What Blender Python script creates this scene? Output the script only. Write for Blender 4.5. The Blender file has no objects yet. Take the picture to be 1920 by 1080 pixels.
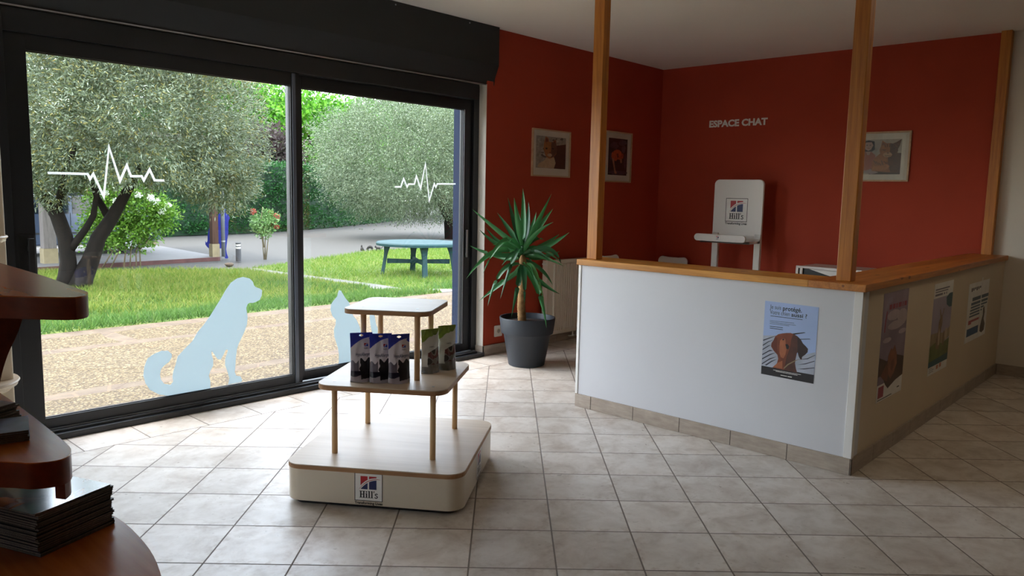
import bpy, bmesh, math, random
from mathutils import Vector, Matrix, noise as mnoise
random.seed(7)
SC = bpy.context.scene
COL = SC.collection
PI = math.pi

# ------------------------------------------------------------------ colours / materials
def lin(c):
    c = c / 255.0
    return c / 12.92 if c <= 0.04045 else ((c + 0.055) / 1.055) ** 2.4
def rgb(h):
    h = h.lstrip('#')
    return (lin(int(h[0:2], 16)), lin(int(h[2:4], 16)), lin(int(h[4:6], 16)), 1.0)

class NT:
    """small node-tree builder"""
    def __init__(s, name):
        s.m = bpy.data.materials.new(name); s.m.use_nodes = True
        s.t = s.m.node_tree; s.t.nodes.clear()
        s.out = s.t.nodes.new('ShaderNodeOutputMaterial')
    def n(s, typ, **kw):
        nd = s.t.nodes.new('ShaderNode' + typ)
        for k, v in kw.items():
            if k.startswith('_'): setattr(nd, k[1:], v)
        return nd
    def link(s, a, b): s.t.links.new(a, b)
    def setv(s, sock, v):
        if hasattr(v, 'is_linked') or isinstance(v, bpy.types.NodeSocket): s.link(v, sock)
        else: sock.default_value = v
    def math(s, op, a, b=None, c=None):
        nd = s.n('Math', _operation=op); s.setv(nd.inputs[0], a)
        if b is not None: s.setv(nd.inputs[1], b)
        if c is not None: s.setv(nd.inputs[2], c)
        return nd.outputs[0]
    def mix(s, fac, a, b, blend='MIX'):
        nd = s.n('Mix', _data_type='RGBA', _blend_type=blend)
        s.setv(nd.inputs[0], fac); s.setv(nd.inputs[6], a); s.setv(nd.inputs[7], b)
        return nd.outputs[2]
    def coord(s, which='Object'):
        return s.n('TexCoord').outputs[which]
    def mapping(s, vec, scale=(1, 1, 1), loc=(0, 0, 0), rot=(0, 0, 0)):
        nd = s.n('Mapping'); s.link(vec, nd.inputs[0])
        nd.inputs['Location'].default_value = loc; nd.inputs['Rotation'].default_value = rot; nd.inputs['Scale'].default_value = scale
        return nd.outputs[0]
    def noise(s, vec, scale=5, detail=3, rough=0.5, dist=0.0):
        nd = s.n('TexNoise'); s.link(vec, nd.inputs['Vector'])
        nd.inputs['Scale'].default_value = scale; nd.inputs['Detail'].default_value = detail
        nd.inputs['Roughness'].default_value = rough; nd.inputs['Distortion'].default_value = dist
        return nd.outputs[0]
    def ramp(s, fac, stops):
        nd = s.n('ValToRGB'); s.link(fac, nd.inputs[0]); e = nd.color_ramp.elements
        while len(e) < len(stops): e.new(0.5)
        for k, (p, c) in enumerate(stops): e[k].position = p; e[k].color = c
        return nd.outputs[0]
    def bump(s, h, strength=0.3, dist=0.01):
        nd = s.n('Bump'); nd.inputs['Strength'].default_value = strength; nd.inputs['Distance'].default_value = dist
        s.link(h, nd.inputs['Height']); return nd.outputs[0]
    def bsdf(s, color, rough=0.5, metal=0.0, normal=None, spec=0.5, coat=0.0, coat_rough=0.1):
        nd = s.n('BsdfPrincipled')
        s.setv(nd.inputs['Base Color'], color); s.setv(nd.inputs['Roughness'], rough)
        nd.inputs['Metallic'].default_value = metal
        nd.inputs['Specular IOR Level'].default_value = spec
        nd.inputs['Coat Weight'].default_value = coat; nd.inputs['Coat Roughness'].default_value = coat_rough
        if normal is not None: s.link(normal, nd.inputs['Normal'])
        return nd
    def done(s, nd):
        s.link(nd.outputs[0], s.out.inputs[0]); return s.m

def plain(name, h, rough=0.5, metal=0.0, var=0.06, scale=9, bump=0.0, bscale=200, spec=0.5, coat=0.0):
    t = NT(name); c = rgb(h); co = t.coord()
    f = t.noise(co, scale, 3)
    lo = tuple(x * (1 - var) for x in c[:3]) + (1,); hi = tuple(min(1, x * (1 + var)) for x in c[:3]) + (1,)
    col = t.ramp(f, [(0.3, lo), (0.7, hi)])
    nrm = t.bump(t.noise(co, bscale, 2), bump, 0.002) if bump else None
    return t.done(t.bsdf(col, rough, metal, nrm, spec, coat))

def wood(name, dark, light, axis=2, rough=0.45, grain=14, coat=0.0, knots=0.0, spec=0.5, stretch=0.06):
    t = NT(name); co = t.coord()
    sc = [1, 1, 1]; sc[axis] = stretch
    v = t.mapping(co, tuple(sc))
    f = t.noise(v, grain, 6, 0.62, 0.8)
    g = t.noise(v, grain * 9, 3, 0.6)
    col = t.ramp(f, [(0.32, rgb(dark)), (0.5, tuple((a + b) / 2 for a, b in zip(rgb(dark), rgb(light)))), (0.68, rgb(light))])
    col = t.mix(0.25, col, t.ramp(g, [(0.35, rgb(dark)), (0.65, rgb(light))]))
    if knots:
        sk = [5, 5, 5]; sk[axis] = 2.4
        vo = t.n('TexVoronoi'); t.link(t.mapping(co, tuple(sk)), vo.inputs['Vector']); vo.inputs['Scale'].default_value = 1.5
        k = t.math('LESS_THAN', vo.outputs['Distance'], knots)
        d = rgb(dark); col = t.mix(t.math('MULTIPLY', k, 0.75), col, (d[0] * .3, d[1] * .22, d[2] * .2, 1))
    return t.done(t.bsdf(col, rough, 0, t.bump(g, 0.08, 0.002), spec, coat))

def leafmat(name, cols, rough=0.5, trans=0.35, spec=0.4):
    """foliage: colour picked per leaf"""
    t = NT(name); g = t.n('NewGeometry')
    r = t.n('ValToRGB'); t.link(g.outputs['Random Per Island'], r.inputs[0]); e = r.color_ramp.elements
    r.color_ramp.interpolation = 'LINEAR'
    while len(e) < len(cols): e.new(0.5)
    for k, c in enumerate(cols): e[k].position = k / max(1, len(cols) - 1); e[k].color = rgb(c)
    b = t.bsdf(r.outputs[0], rough, 0, None, spec)
    tr = t.n('BsdfTranslucent'); t.link(r.outputs[0], tr.inputs[0])
    mx = t.n('MixShader'); mx.inputs[0].default_value = trans
    t.link(b.outputs[0], mx.inputs[1]); t.link(tr.outputs[0], mx.inputs[2])
    return t.done(mx)

# ------------------------------------------------------------------ object helpers
def org(o):
    p = Vector((0, 0, 0))
    while o is not None: p += o.location; o = o.parent
    return p
def tag(o, label=None, cat=None, group=None, kind=None):
    if label: o['label'] = label
    if cat: o['category'] = cat
    if group: o['group'] = group
    if kind: o['kind'] = kind
    return o
def empty(name, loc, label, cat, group=None, rz=0.0, kind=None):
    o = bpy.data.objects.new(name, None); COL.objects.link(o)
    o.empty_display_size = 0.1; o.location = loc; o.rotation_euler = (0, 0, rz)
    return tag(o, label, cat, group, kind)

class MB:
    def __init__(s): s.v = []; s.f = []; s.mi = []
    def add(s, vs, fs, mi=0):
        b = len(s.v); s.v.extend([tuple(v) for v in vs])
        for f in fs: s.f.append([b + i for i in f]); s.mi.append(mi)
        return s
    def box(s, x0, y0, z0, x1, y1, z1, mi=0):
        x0, x1 = min(x0, x1), max(x0, x1); y0, y1 = min(y0, y1), max(y0, y1); z0, z1 = min(z0, z1), max(z0, z1)
        v = [(x0, y0, z0), (x1, y0, z0), (x1, y1, z0), (x0, y1, z0), (x0, y0, z1), (x1, y0, z1), (x1, y1, z1), (x0, y1, z1)]
        return s.add(v, [(3, 2, 1, 0), (4, 5, 6, 7), (0, 1, 5, 4), (1, 2, 6, 5), (2, 3, 7, 6), (3, 0, 4, 7)], mi)
    def prism(s, pts, fn, d0, d1, mi=0):
        """extrude 2-D outline; fn(a,b,d)->xyz"""
        n = len(pts)
        v = [fn(a, b, d0) for a, b in pts] + [fn(a, b, d1) for a, b in pts]
        f = [list(range(n - 1, -1, -1)), list(range(n, 2 * n))]
        for i in range(n): j = (i + 1) % n; f.append((i, j, n + j, n + i))
        return s.add(v, f, mi)
    def poly(s, pts3, mi=0): return s.add(pts3, [list(range(len(pts3)))], mi)
    def tube(s, pts, rad, seg=10, cap=True, mi=0, squash=None):
        pts = [Vector(p) for p in pts]; n = len(pts)
        rs = rad if isinstance(rad, (list, tuple)) else [rad] * n
        vs = []; a = None
        for i, p in enumerate(pts):
            d = (pts[min(i + 1, n - 1)] - pts[max(i - 1, 0)]).normalized()
            if a is None: a = d.cross(Vector((0, 0, 1)) if abs(d.z) < 0.9 else Vector((1, 0, 0))).normalized()
            else: a = (a - d * a.dot(d)).normalized()
            b = d.cross(a).normalized()
            for k in range(seg):
                th = 2 * PI * k / seg
                vs.append(p + (a * math.cos(th) + b * math.sin(th)) * rs[i])
        fs = []
        for i in range(n - 1):
            for k in range(seg):
                k2 = (k + 1) % seg
                fs.append((i * seg + k, i * seg + k2, (i + 1) * seg + k2, (i + 1) * seg + k))
        if cap: fs.append(list(range(seg - 1, -1, -1))); fs.append([(n - 1) * seg + k for k in range(seg)])
        return s.add(vs, fs, mi)
    def lathe(s, prof, c, seg=40, mi=0, cap=True):
        vs = []; n = len(prof)
        for r, z in prof:
            for k in range(seg):
                th = 2 * PI * k / seg; vs.append((c[0] + r * math.cos(th), c[1] + r * math.sin(th), c[2] + z))
        fs = []
        for i in range(n - 1):
            for k in range(seg):
                k2 = (k + 1) % seg; fs.append((i * seg + k, i * seg + k2, (i + 1) * seg + k2, (i + 1) * seg + k))
        if cap:
            fs.append(list(range(seg - 1, -1, -1))); fs.append([(n - 1) * seg + k for k in range(seg)])
        return s.add(vs, fs, mi)
    def grid(s, nu, nv, fn, mi=0):
        vs = [fn(i / nu, j / nv) for j in range(nv + 1) for i in range(nu + 1)]
        fs = []; 
        for j in range(nv):
            for i in range(nu):
                a = j * (nu + 1) + i; fs.append((a, a + 1, a + nu + 2, a + nu + 1))
        return s.add(vs, fs, mi)
    def build(s, name, mat, parent=None, smooth=False, bevel=0.0, seg=2, local=False, auto=None):
        me = bpy.data.meshes.new(name)
        o = bpy.data.objects.new(name, me); COL.objects.link(o)
        if parent is not None:
            o.parent = parent
            off = Vector((0, 0, 0)) if local else org(parent)
        else:
            xs = [v[0] for v in s.v]; ys = [v[1] for v in s.v]; zs = [v[2] for v in s.v]
            off = Vector(((min(xs) + max(xs)) / 2, (min(ys) + max(ys)) / 2, min(zs)))
            o.location = off
        me.from_pydata([(v[0] - off[0], v[1] - off[1], v[2] - off[2]) for v in s.v], [], s.f)
        mats = mat if isinstance(mat, (list, tuple)) else [mat]
        for m in mats: me.materials.append(m)
        if len(mats) > 1: me.polygons.foreach_set('material_index', s.mi)
        if smooth:
            me.polygons.foreach_set('use_smooth', [True] * len(me.polygons))
            if auto:
                try: me.set_sharp_from_angle(angle=math.radians(auto))
                except Exception: pass
        me.update()
        if bevel:
            b = o.modifiers.new('bevel', 'BEVEL'); b.width = bevel; b.segments = seg; b.limit_method = 'ANGLE'; b.angle_limit = math.radians(40)
        return o

def rrect(w, h, r, n=6, cx=0, cy=0):
    """rounded rectangle outline"""
    p = []
    for sx, sy, a0 in ((1, -1, -90), (1, 1, 0), (-1, 1, 90), (-1, -1, 180)):
        for k in range(n + 1):
            a = math.radians(a0 + 90 * k / n)
            p.append((cx + sx * (w / 2 - r) + r * math.cos(a), cy + sy * (h / 2 - r) + r * math.sin(a)))
    return p
def copy_tree(o, parent=None, name=None):
    c = o.copy(); COL.objects.link(c)
    if parent is not None: c.parent = parent
    for ch in list(o.children): copy_tree(ch, c)
    return c

_txt_cache = {}
def text2d(s, bold=0.0):
    """outline of a word as (verts2d, faces), unit-height font"""
    key = (s, bold)
    if key in _txt_cache: return _txt_cache[key]
    cu = bpy.data.curves.new('lettering_curve', 'FONT'); cu.body = s; cu.size = 1.0; cu.resolution_u = 3; cu.offset = bold
    ob = bpy.data.objects.new('lettering_curve', cu); COL.objects.link(ob)
    dg = bpy.context.evaluated_depsgraph_get(); dg.update()
    me = bpy.data.meshes.new_from_object(ob.evaluated_get(dg))
    vs = [(v.co.x, v.co.y) for v in me.vertices]; fs = [list(p.vertices) for p in me.polygons]
    bpy.data.objects.remove(ob); bpy.data.curves.remove(cu); bpy.data.meshes.remove(me)
    _txt_cache[key] = (vs, fs); return vs, fs
def put_text(mb, s, fn, x0, x1, y0, y1=None, mi=0, bold=0.0, d=0.0, capfit=None):
    """write s between x0..x1 on base line y0; height keeps aspect unless y1 given (top of the tallest letter)"""
    vs, fs = text2d(s, bold)
    ax = min(v[0] for v in vs); bx = max(v[0] for v in vs); by = max(v[1] for v in vs)
    k = (x1 - x0) / (bx - ax); ky = abs(k) if y1 is None else (y1 - y0) / by
    mb.add([fn(x0 + (a - ax) * k, y0 + b * ky, d) for a, b in vs], fs, mi)
def stroke(pts, w):
    """mitred ribbon outline (list of quads) of a poly-line, width w"""
    P = [Vector((a, b)) for a, b in pts]; L = []; Rr = []
    for i, p in enumerate(P):
        d0 = (P[i] - P[i - 1]).normalized() if i else None
        d1 = (P[i + 1] - P[i]).normalized() if i < len(P) - 1 else None
        if d0 is None: d0 = d1
        if d1 is None: d1 = d0
        n0 = Vector((-d0.y, d0.x)); n1 = Vector((-d1.y, d1.x)); m = (n0 + n1)
        m = m.normalized() if m.length > 1e-6 else n0
        k = w / 2 / max(0.30, m.dot(n0)); L.append(p + m * k); Rr.append(p - m * k)
    return [[tuple(L[i]), tuple(L[i + 1]), tuple(Rr[i + 1]), tuple(Rr[i])] for i in range(len(P) - 1)]
# ---- planes: (a to the right, b up, d towards the viewer)
def onx(X): return lambda a, b, d=0.0: (X - d, a, b)       # a is world y (already in world)
def ony(Y): return lambda a, b, d=0.0: (a, Y - d, b)       # a is world x
D={"dog":[[2.4802,0.8294],[2.5254,0.8162],[2.548,0.7949],[2.5566,0.7684],[2.5703,0.7544],[2.5981,0.7436],[2.6147,0.7293],[2.6112,0.6946],[2.5965,0.667],[2.5681,0.6547],[2.5448,0.6498],[2.5218,0.6527],[2.5078,0.6453],[2.4982,0.6221],[2.5019,0.5871],[2.5058,0.5564],[2.5002,0.5093],[2.4808,0.4638],[2.4617,0.4271],[2.4381,0.3868],[2.4264,0.3537],[2.418,0.3029],[2.412,0.2431],[2.4065,0.2005],[2.4149,0.1748],[2.4464,0.1636],[2.4577,0.1398],[2.4519,0.1258],[2.358,0.1234],[2.3679,0.1633],[2.3575,0.2082],[2.3409,0.2538],[2.342,0.2965],[2.361,0.3453],[2.3613,0.3581],[2.348,0.3574],[2.3295,0.324],[2.3113,0.2967],[2.2897,0.3041],[2.2731,0.3319],[2.2525,0.3644],[2.2502,0.3436],[2.2613,0.3082],[2.2601,0.266],[2.2403,0.2351],[2.2292,0.203],[2.2385,0.1675],[2.237,0.1166],[2.0692,0.1126],[1.9883,0.1107],[1.9103,0.137],[1.8576,0.1746],[1.8325,0.219],[1.8214,0.2687],[1.8287,0.3232],[1.8493,0.3717],[1.8883,0.3941],[1.9351,0.4076],[1.9741,0.4023],[1.9971,0.3789],[1.9964,0.3587],[1.9797,0.3327],[1.9475,0.3132],[1.9273,0.292],[1.9208,0.2607],[1.9251,0.2277],[1.9437,0.1986],[1.9828,0.1855],[1.9993,0.2031],[1.9962,0.2323],[2.0013,0.2642],[2.0188,0.3106],[2.0323,0.3577],[2.0781,0.4005],[2.1286,0.4433],[2.1633,0.4969],[2.2065,0.5417],[2.2503,0.5954],[2.2949,0.6579],[2.3309,0.7092],[2.3582,0.7533],[2.3945,0.7969],[2.4396,0.8235]],"cat":[[3.2676,0.6744],[3.286,0.6699],[3.3007,0.6466],[3.3229,0.6131],[3.3565,0.5752],[3.3662,0.552],[3.3713,0.5131],[3.3977,0.4654],[3.4283,0.4299],[3.4513,0.3819],[3.4667,0.328],[3.4743,0.2615],[3.4741,0.2025],[3.5215,0.2159],[3.5614,0.2571],[3.5696,0.3158],[3.5537,0.3836],[3.5459,0.4536],[3.5699,0.4676],[3.5939,0.4487],[3.6059,0.3911],[3.6261,0.3357],[3.622,0.2561],[3.5854,0.1808],[3.5053,0.1255],[3.4893,0.0616],[3.342,0.071],[3.2294,0.0819],[3.2481,0.0983],[3.2632,0.1282],[3.2637,0.1859],[3.2567,0.2381],[3.2422,0.2783],[3.2242,0.3314],[3.221,0.3825],[3.236,0.4188],[3.24,0.4563],[3.2109,0.4845],[3.1932,0.5303],[3.1972,0.5737],[3.2193,0.5999],[3.2525,0.6285],[3.2601,0.6562]],"ekgL":[[1.3608,1.47],[1.5613,1.4707],[1.573,1.4432],[1.5909,1.4717],[1.6414,1.3451],[1.6804,1.6274],[1.7326,1.4364],[1.7737,1.5278],[1.7948,1.4659],[1.8553,1.4678],[1.867,1.4439],[1.9028,1.5089],[1.9297,1.4457],[1.9869,1.4461]],"ekgR":[[3.7921,1.447],[3.849,1.4482],[3.8779,1.5126],[3.9131,1.4485],[3.927,1.4717],[3.9872,1.4731],[4.0082,1.5367],[4.0522,1.4388],[4.1015,1.6407],[4.1448,1.3433],[4.1971,1.4816],[4.2147,1.4534],[4.2294,1.4807],[4.4343,1.4858]],"p_pl":[[1.8089,0.8558],[1.5148,0.8524],[1.5165,0.4437],[1.8075,0.447]],"p_band":[[1.808,0.493],[1.5162,0.4914],[1.5165,0.4437],[1.8075,0.447]],"p_water":[[1.8079,0.662],[1.7658,0.6679],[1.7234,0.6739],[1.6156,0.5886],[1.5748,0.5905],[1.5182,0.613],[1.5162,0.4914],[1.808,0.493]],"p_head":[[1.7395,0.667],[1.7238,0.6808],[1.7008,0.6886],[1.6778,0.6941],[1.6549,0.6972],[1.6362,0.693],[1.6173,0.6842],[1.5981,0.6688],[1.5856,0.6502],[1.5689,0.6368],[1.5569,0.6251],[1.5579,0.6068],[1.5703,0.5912],[1.5852,0.5775],[1.5864,0.5613],[1.5957,0.5644],[1.6034,0.5768],[1.6116,0.5984],[1.6156,0.5886],[1.6203,0.5558],[1.6213,0.5373],[1.615,0.5107],[1.6065,0.4869],[1.7451,0.4932],[1.7315,0.5049],[1.7206,0.5208],[1.7152,0.5473],[1.7213,0.5673],[1.7439,0.5871],[1.7596,0.6081],[1.7584,0.627],[1.7476,0.6449]],"p_dark":[[1.6409,0.6946],[1.6173,0.6842],[1.5981,0.6688],[1.5856,0.6502],[1.5689,0.6368],[1.5569,0.6251],[1.5579,0.6068],[1.5703,0.5912],[1.5852,0.5775],[1.5875,0.5634],[1.5959,0.5666],[1.6034,0.5768],[1.6117,0.5993],[1.6156,0.5886],[1.6203,0.5558],[1.6213,0.5373],[1.615,0.5107],[1.6065,0.4869],[1.6786,0.4906],[1.674,0.5285],[1.6695,0.5663],[1.6598,0.5955],[1.6527,0.6288],[1.6502,0.6613]],"p_ear":[[1.7395,0.666],[1.7272,0.6594],[1.7277,0.6315],[1.723,0.595],[1.72,0.5698],[1.7414,0.5852],[1.7582,0.6083],[1.7575,0.6271],[1.7476,0.6449]],"p_snout":[[1.7113,0.6478],[1.699,0.6611],[1.6827,0.6612],[1.6786,0.6341],[1.6728,0.6027],[1.677,0.5743],[1.6864,0.5534],[1.7017,0.5574],[1.7101,0.5784],[1.7125,0.6152]],"p_nose":[[1.6807,0.6315],[1.6684,0.6347],[1.6584,0.6233],[1.6619,0.6067],[1.6732,0.6082]],"p_eye":[[1.7007,0.6577],[1.6906,0.661],[1.6875,0.6559],[1.6955,0.6501]],"p_chest":[[1.7429,0.496],[1.7139,0.5265],[1.6912,0.5396],[1.6883,0.4959]],"p_blade":[[1.6456,0.6958],[1.5829,0.7108],[1.5755,0.7091],[1.6315,0.6914]],"p_blade2":[[1.6838,0.499],[1.6622,0.5258],[1.6268,0.5501],[1.5914,0.5674],[1.6264,0.5447],[1.6572,0.5211],[1.6781,0.4972]],"p_streaks":[[[1.8074,0.6386],[1.7652,0.6587],[1.7281,0.6732],[1.7649,0.654],[1.806,0.6317]],[[1.8075,0.6103],[1.778,0.6334],[1.7454,0.6475],[1.7777,0.6279],[1.8071,0.6033]],[[1.807,0.5868],[1.7765,0.6102],[1.7578,0.6177],[1.7762,0.6046],[1.8071,0.5797]],[[1.8072,0.5584],[1.7655,0.5885],[1.7463,0.5867],[1.7697,0.5784],[1.8068,0.5514]],[[1.8067,0.5349],[1.7641,0.5652],[1.7268,0.5804],[1.7636,0.5578],[1.8062,0.5274]],[[1.8064,0.5065],[1.7626,0.542],[1.723,0.5577],[1.7621,0.5346],[1.8064,0.4994]],[[1.7889,0.5],[1.7522,0.5296],[1.7198,0.5442],[1.7517,0.5222],[1.7791,0.4978]],[[1.6089,0.5576],[1.5558,0.5754],[1.5173,0.5996],[1.5171,0.5961],[1.5554,0.57]],[[1.6117,0.5297],[1.5629,0.547],[1.5178,0.568],[1.5175,0.5635],[1.5625,0.5416]],[[1.6102,0.507],[1.561,0.52],[1.5171,0.532],[1.5168,0.5275],[1.5695,0.5121]],[[1.6074,0.6711],[1.5539,0.6806],[1.5448,0.6783],[1.5981,0.6688]]],"p_lines":[[[1.7737,0.7776],[1.5963,0.7777],[1.5962,0.775],[1.7736,0.7749]],[[1.7758,0.7504],[1.6402,0.7531],[1.64,0.7513],[1.7757,0.7486]],[[1.7753,0.7426],[1.6303,0.7425],[1.6302,0.7407],[1.7752,0.7407]],[[1.7748,0.7343],[1.6666,0.735],[1.6665,0.7332],[1.7747,0.7324]],[[1.7739,0.7204],[1.7006,0.7209],[1.7004,0.7177],[1.7737,0.7172]],[[1.7733,0.7102],[1.6999,0.7104],[1.6997,0.7072],[1.7731,0.707]],[[1.7396,0.482],[1.5856,0.4814],[1.5855,0.4791],[1.7394,0.4796]],[[1.7249,0.4765],[1.6035,0.475],[1.6033,0.4728],[1.7248,0.4742]],[[1.6964,0.4605],[1.6603,0.4603],[1.66,0.4567],[1.6962,0.4568]],[[1.657,0.4605],[1.6338,0.4604],[1.6335,0.4559],[1.6567,0.4559]]],"p_txt":[[[1.779,0.816],[1.7109,0.8147],[1.7803,0.8357]],[[1.7066,0.8143],[1.6033,0.8138],[1.7079,0.8347]],[[1.7772,0.7865],[1.6617,0.7863],[1.7784,0.8068]],[[1.6585,0.7867],[1.5737,0.7886],[1.6597,0.8061]]],"leaves":[[[4.657,4.214,0.963],[4.515,4.326,1.099],[4.338,4.476,1.285]],[[4.653,4.209,0.933],[4.453,4.304,0.919],[4.255,4.417,0.998]],[[4.641,4.208,0.918],[4.378,4.253,0.949],[4.138,4.322,0.743]],[[4.647,4.204,0.949],[4.437,4.208,1.039],[4.246,4.244,0.784]],[[4.664,4.219,0.947],[4.581,4.387,0.986],[4.488,4.539,1.113]],[[4.666,4.222,0.962],[4.625,4.385,0.985],[4.557,4.541,1.135]],[[4.667,4.223,0.97],[4.679,4.354,1.094],[4.648,4.491,1.254]],[[4.666,4.217,0.986],[4.664,4.299,1.159],[4.65,4.373,1.381]],[[4.653,4.211,0.994],[4.582,4.193,1.195],[4.524,4.186,1.383]],[[4.666,4.212,0.994],[4.688,4.229,1.239],[4.696,4.249,1.458]],[[4.681,4.205,0.994],[4.757,4.241,1.176],[4.803,4.28,1.349]],[[4.683,4.207,0.978],[4.798,4.24,1.113],[4.886,4.262,1.268]],[[4.672,4.197,0.971],[4.71,4.113,1.151],[4.775,4.007,1.419]],[[4.683,4.206,0.963],[4.835,4.18,1.146],[4.961,4.143,1.295]],[[4.665,4.189,0.949],[4.634,4.045,1.095],[4.658,3.882,1.198]],[[4.678,4.199,0.901],[4.828,4.067,0.997],[4.949,3.951,1.108]],[[4.685,4.206,0.916],[4.876,4.169,0.989],[5.028,4.125,1.082]],[[4.666,4.19,0.918],[4.676,4.015,0.914],[4.731,3.824,0.85]],[[4.666,4.197,0.84],[4.706,4.054,0.711],[4.778,3.893,0.614]],[[4.659,4.191,0.841],[4.602,4.027,0.811],[4.575,3.887,0.574]],[[4.653,4.196,0.825],[4.615,3.994,0.662],[4.576,3.855,0.364]],[[4.652,4.195,0.841],[4.535,4.066,0.751],[4.443,3.977,0.558]],[[4.648,4.201,0.841],[4.514,4.107,0.719],[4.39,4.066,0.44]],[[4.643,4.201,0.949],[4.465,4.108,0.932],[4.285,4.089,0.596]],[[4.653,4.206,0.84],[4.473,4.257,0.785],[4.346,4.285,0.514]],[[4.664,4.215,0.808],[4.585,4.34,0.693],[4.455,4.501,0.517]],[[4.673,4.196,0.933],[4.783,4.028,0.97],[4.836,3.933,0.848]],[[4.671,4.225,0.931],[4.701,4.392,0.95],[4.651,4.588,1.036]],[[4.665,4.227,0.838],[4.714,4.333,0.748],[4.654,4.514,0.608]],[[4.682,4.213,0.885],[4.883,4.189,0.782],[5.023,4.178,0.646]],[[4.679,4.213,0.985],[4.749,4.313,1.126],[4.79,4.398,1.296]],[[4.681,4.215,0.985],[4.831,4.257,1.064],[4.97,4.256,1.173]],[[4.671,4.225,0.9],[4.68,4.414,0.871],[4.641,4.598,0.907]],[[4.687,4.207,0.9],[4.891,4.179,0.893],[5.059,4.134,0.937]]],"trunk":[[4.671,4.202,0.362],[4.664,4.21,0.496],[4.667,4.207,0.637],[4.667,4.207,0.793],[4.667,4.207,0.979]],"misc":{"text":[[4.0575,2.1517],[3.4216,2.1443],[4.0615,2.223]]},"terr":[[1.965,7.216,-0.03],[2.774,7.499,-0.031],[1.625,6.011,-0.031],[2.206,5.725,-0.03],[2.869,5.616,-0.032],[3.456,5.783,-0.031],[2.725,7.982,-0.03],[2.787,7.484,-0.03]]}

# ------------------------------------------------------------------ materials
M = {}
def tile_mat():
    t = NT('floor_tiles'); pos = t.n('NewGeometry').outputs['Position']
    S = 0.3333
    a = t.mapping(pos, loc=(-2.8755, -2.4153, 0))
    a = t.mapping(a, scale=(1 / S, 1 / S, 1 / S), rot=(0, 0, math.radians(46.673)))
    b = t.mapping(pos, scale=(1 / 0.343, 1 / 0.3333, 1), loc=(-1.358 / 0.343, -4.334 / 0.3333, 0))
    sp = t.n('SeparateXYZ'); t.link(pos, sp.inputs[0])
    bord = t.math('GREATER_THAN', sp.outputs[1], 4.334)
    mx = t.n('Mix', _data_type='VECTOR'); t.link(bord, mx.inputs[0]); t.link(a, mx.inputs[4]); t.link(b, mx.inputs[5])
    uv = mx.outputs[1]
    s2 = t.n('SeparateXYZ'); t.link(uv, s2.inputs[0])
    ds = []
    for k in (0, 1):
        fr = t.math('FRACT', s2.outputs[k]); ds.append(t.math('MINIMUM', fr, t.math('SUBTRACT', 1.0, fr)))
    d = t.math('MULTIPLY', t.math('MINIMUM', ds[0], ds[1]), S)
    dl = t.math('ABSOLUTE', t.math('SUBTRACT', sp.outputs[1], 4.334))
    d = t.math('MINIMUM', d, dl)
    gr = t.n('MapRange'); gr.inputs[1].default_value = 0.0022; gr.inputs[2].default_value = 0.0042
    gr.inputs[3].default_value = 1.0; gr.inputs[4].default_value = 0.0; t.link(d, gr.inputs[0]); grout = gr.outputs[0]
    fl = t.n('VectorMath', _operation='FLOOR'); t.link(uv, fl.inputs[0])
    wn = t.n('TexWhiteNoise'); t.link(fl.outputs[0], wn.inputs[0]); cell = wn.outputs[0]
    of = t.n('VectorMath', _operation='MULTIPLY_ADD'); t.link(wn.outputs[1], of.inputs[0]); of.inputs[1].default_value = (9, 9, 9); t.link(pos, of.inputs[2])
    n1 = t.noise(of.outputs[0], 6, 5, 0.62, 0.4); n2 = t.noise(of.outputs[0], 26, 4, 0.6)
    col = t.ramp(n1, [(0.3, rgb('b7a99b')), (0.47, rgb('ccc2b6')), (0.62, rgb('dad2c8'))])
    blot = t.ramp(n2, [(0.36, (0.64, 0.54, 0.45, 1)), (0.5, (1, 1, 1, 1))])
    # worn, darker rim of each tile
    rim = t.n('MapRange'); rim.inputs[1].default_value = 0.0; rim.inputs[2].default_value = 0.055; rim.inputs[3].default_value = 0.55; rim.inputs[4].default_value = 0.12
    t.link(d, rim.inputs[0])
    col = t.mix(rim.outputs[0], col, blot, 'MULTIPLY')
    v = t.n('MapRange'); v.inputs[3].default_value = 0.9; v.inputs[4].default_value = 1.06; t.link(cell, v.inputs[0])
    hs = t.n('HueSaturation'); t.link(v.outputs[0], hs.inputs['Value']); t.link(col, hs.inputs['Color'])
    col = t.mix(grout, hs.outputs[0], rgb('786e65'))
    ro = t.ramp(n2, [(0.3, (0.40, 0.40, 0.40, 1)), (0.7, (0.27, 0.27, 0.27, 1))])
    ro = t.mix(grout, ro, (0.9, 0.9, 0.9, 1))
    h = t.math('MULTIPLY_ADD', grout, -1.0, t.math('MULTIPLY', n2, 0.10))
    return t.done(t.bsdf(col, ro, 0, t.bump(h, 0.35, 0.002), 0.5))
M['floor'] = tile_mat()
def skirt_mat():
    t = NT('skirting_tile'); co = t.n('NewGeometry').outputs['Position']
    n1 = t.noise(co, 8, 5, 0.6); n2 = t.noise(t.mapping(co, (1, 1, 6)), 9, 4, .6)
    c = t.ramp(n1, [(0.3, rgb('9a8d80')), (0.7, rgb('b2a496'))]); c = t.mix(0.35, c, t.ramp(n2, [(.35, rgb('8c7d70')), (.65, rgb('bdb0a2'))]))
    return t.done(t.bsdf(c, 0.4))
M['skirt'] = skirt_mat(); M['grout'] = plain('skirting_grout', '4a4541', .9)
M['red'] = plain('terracotta_paint', 'a63d27', 0.72, 0, 0.04, 3, 0.15, 160, 0.3)
M['white_wall'] = plain('white_wall_paint', 'd9d2c6', 0.8, 0, 0.02, 3, 0.12, 160, 0.3)
M['ceiling'] = plain('ceiling_paint', 'e6e2da', 0.85, 0, 0.015, 2, 0, 100, 0.2)
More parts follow.
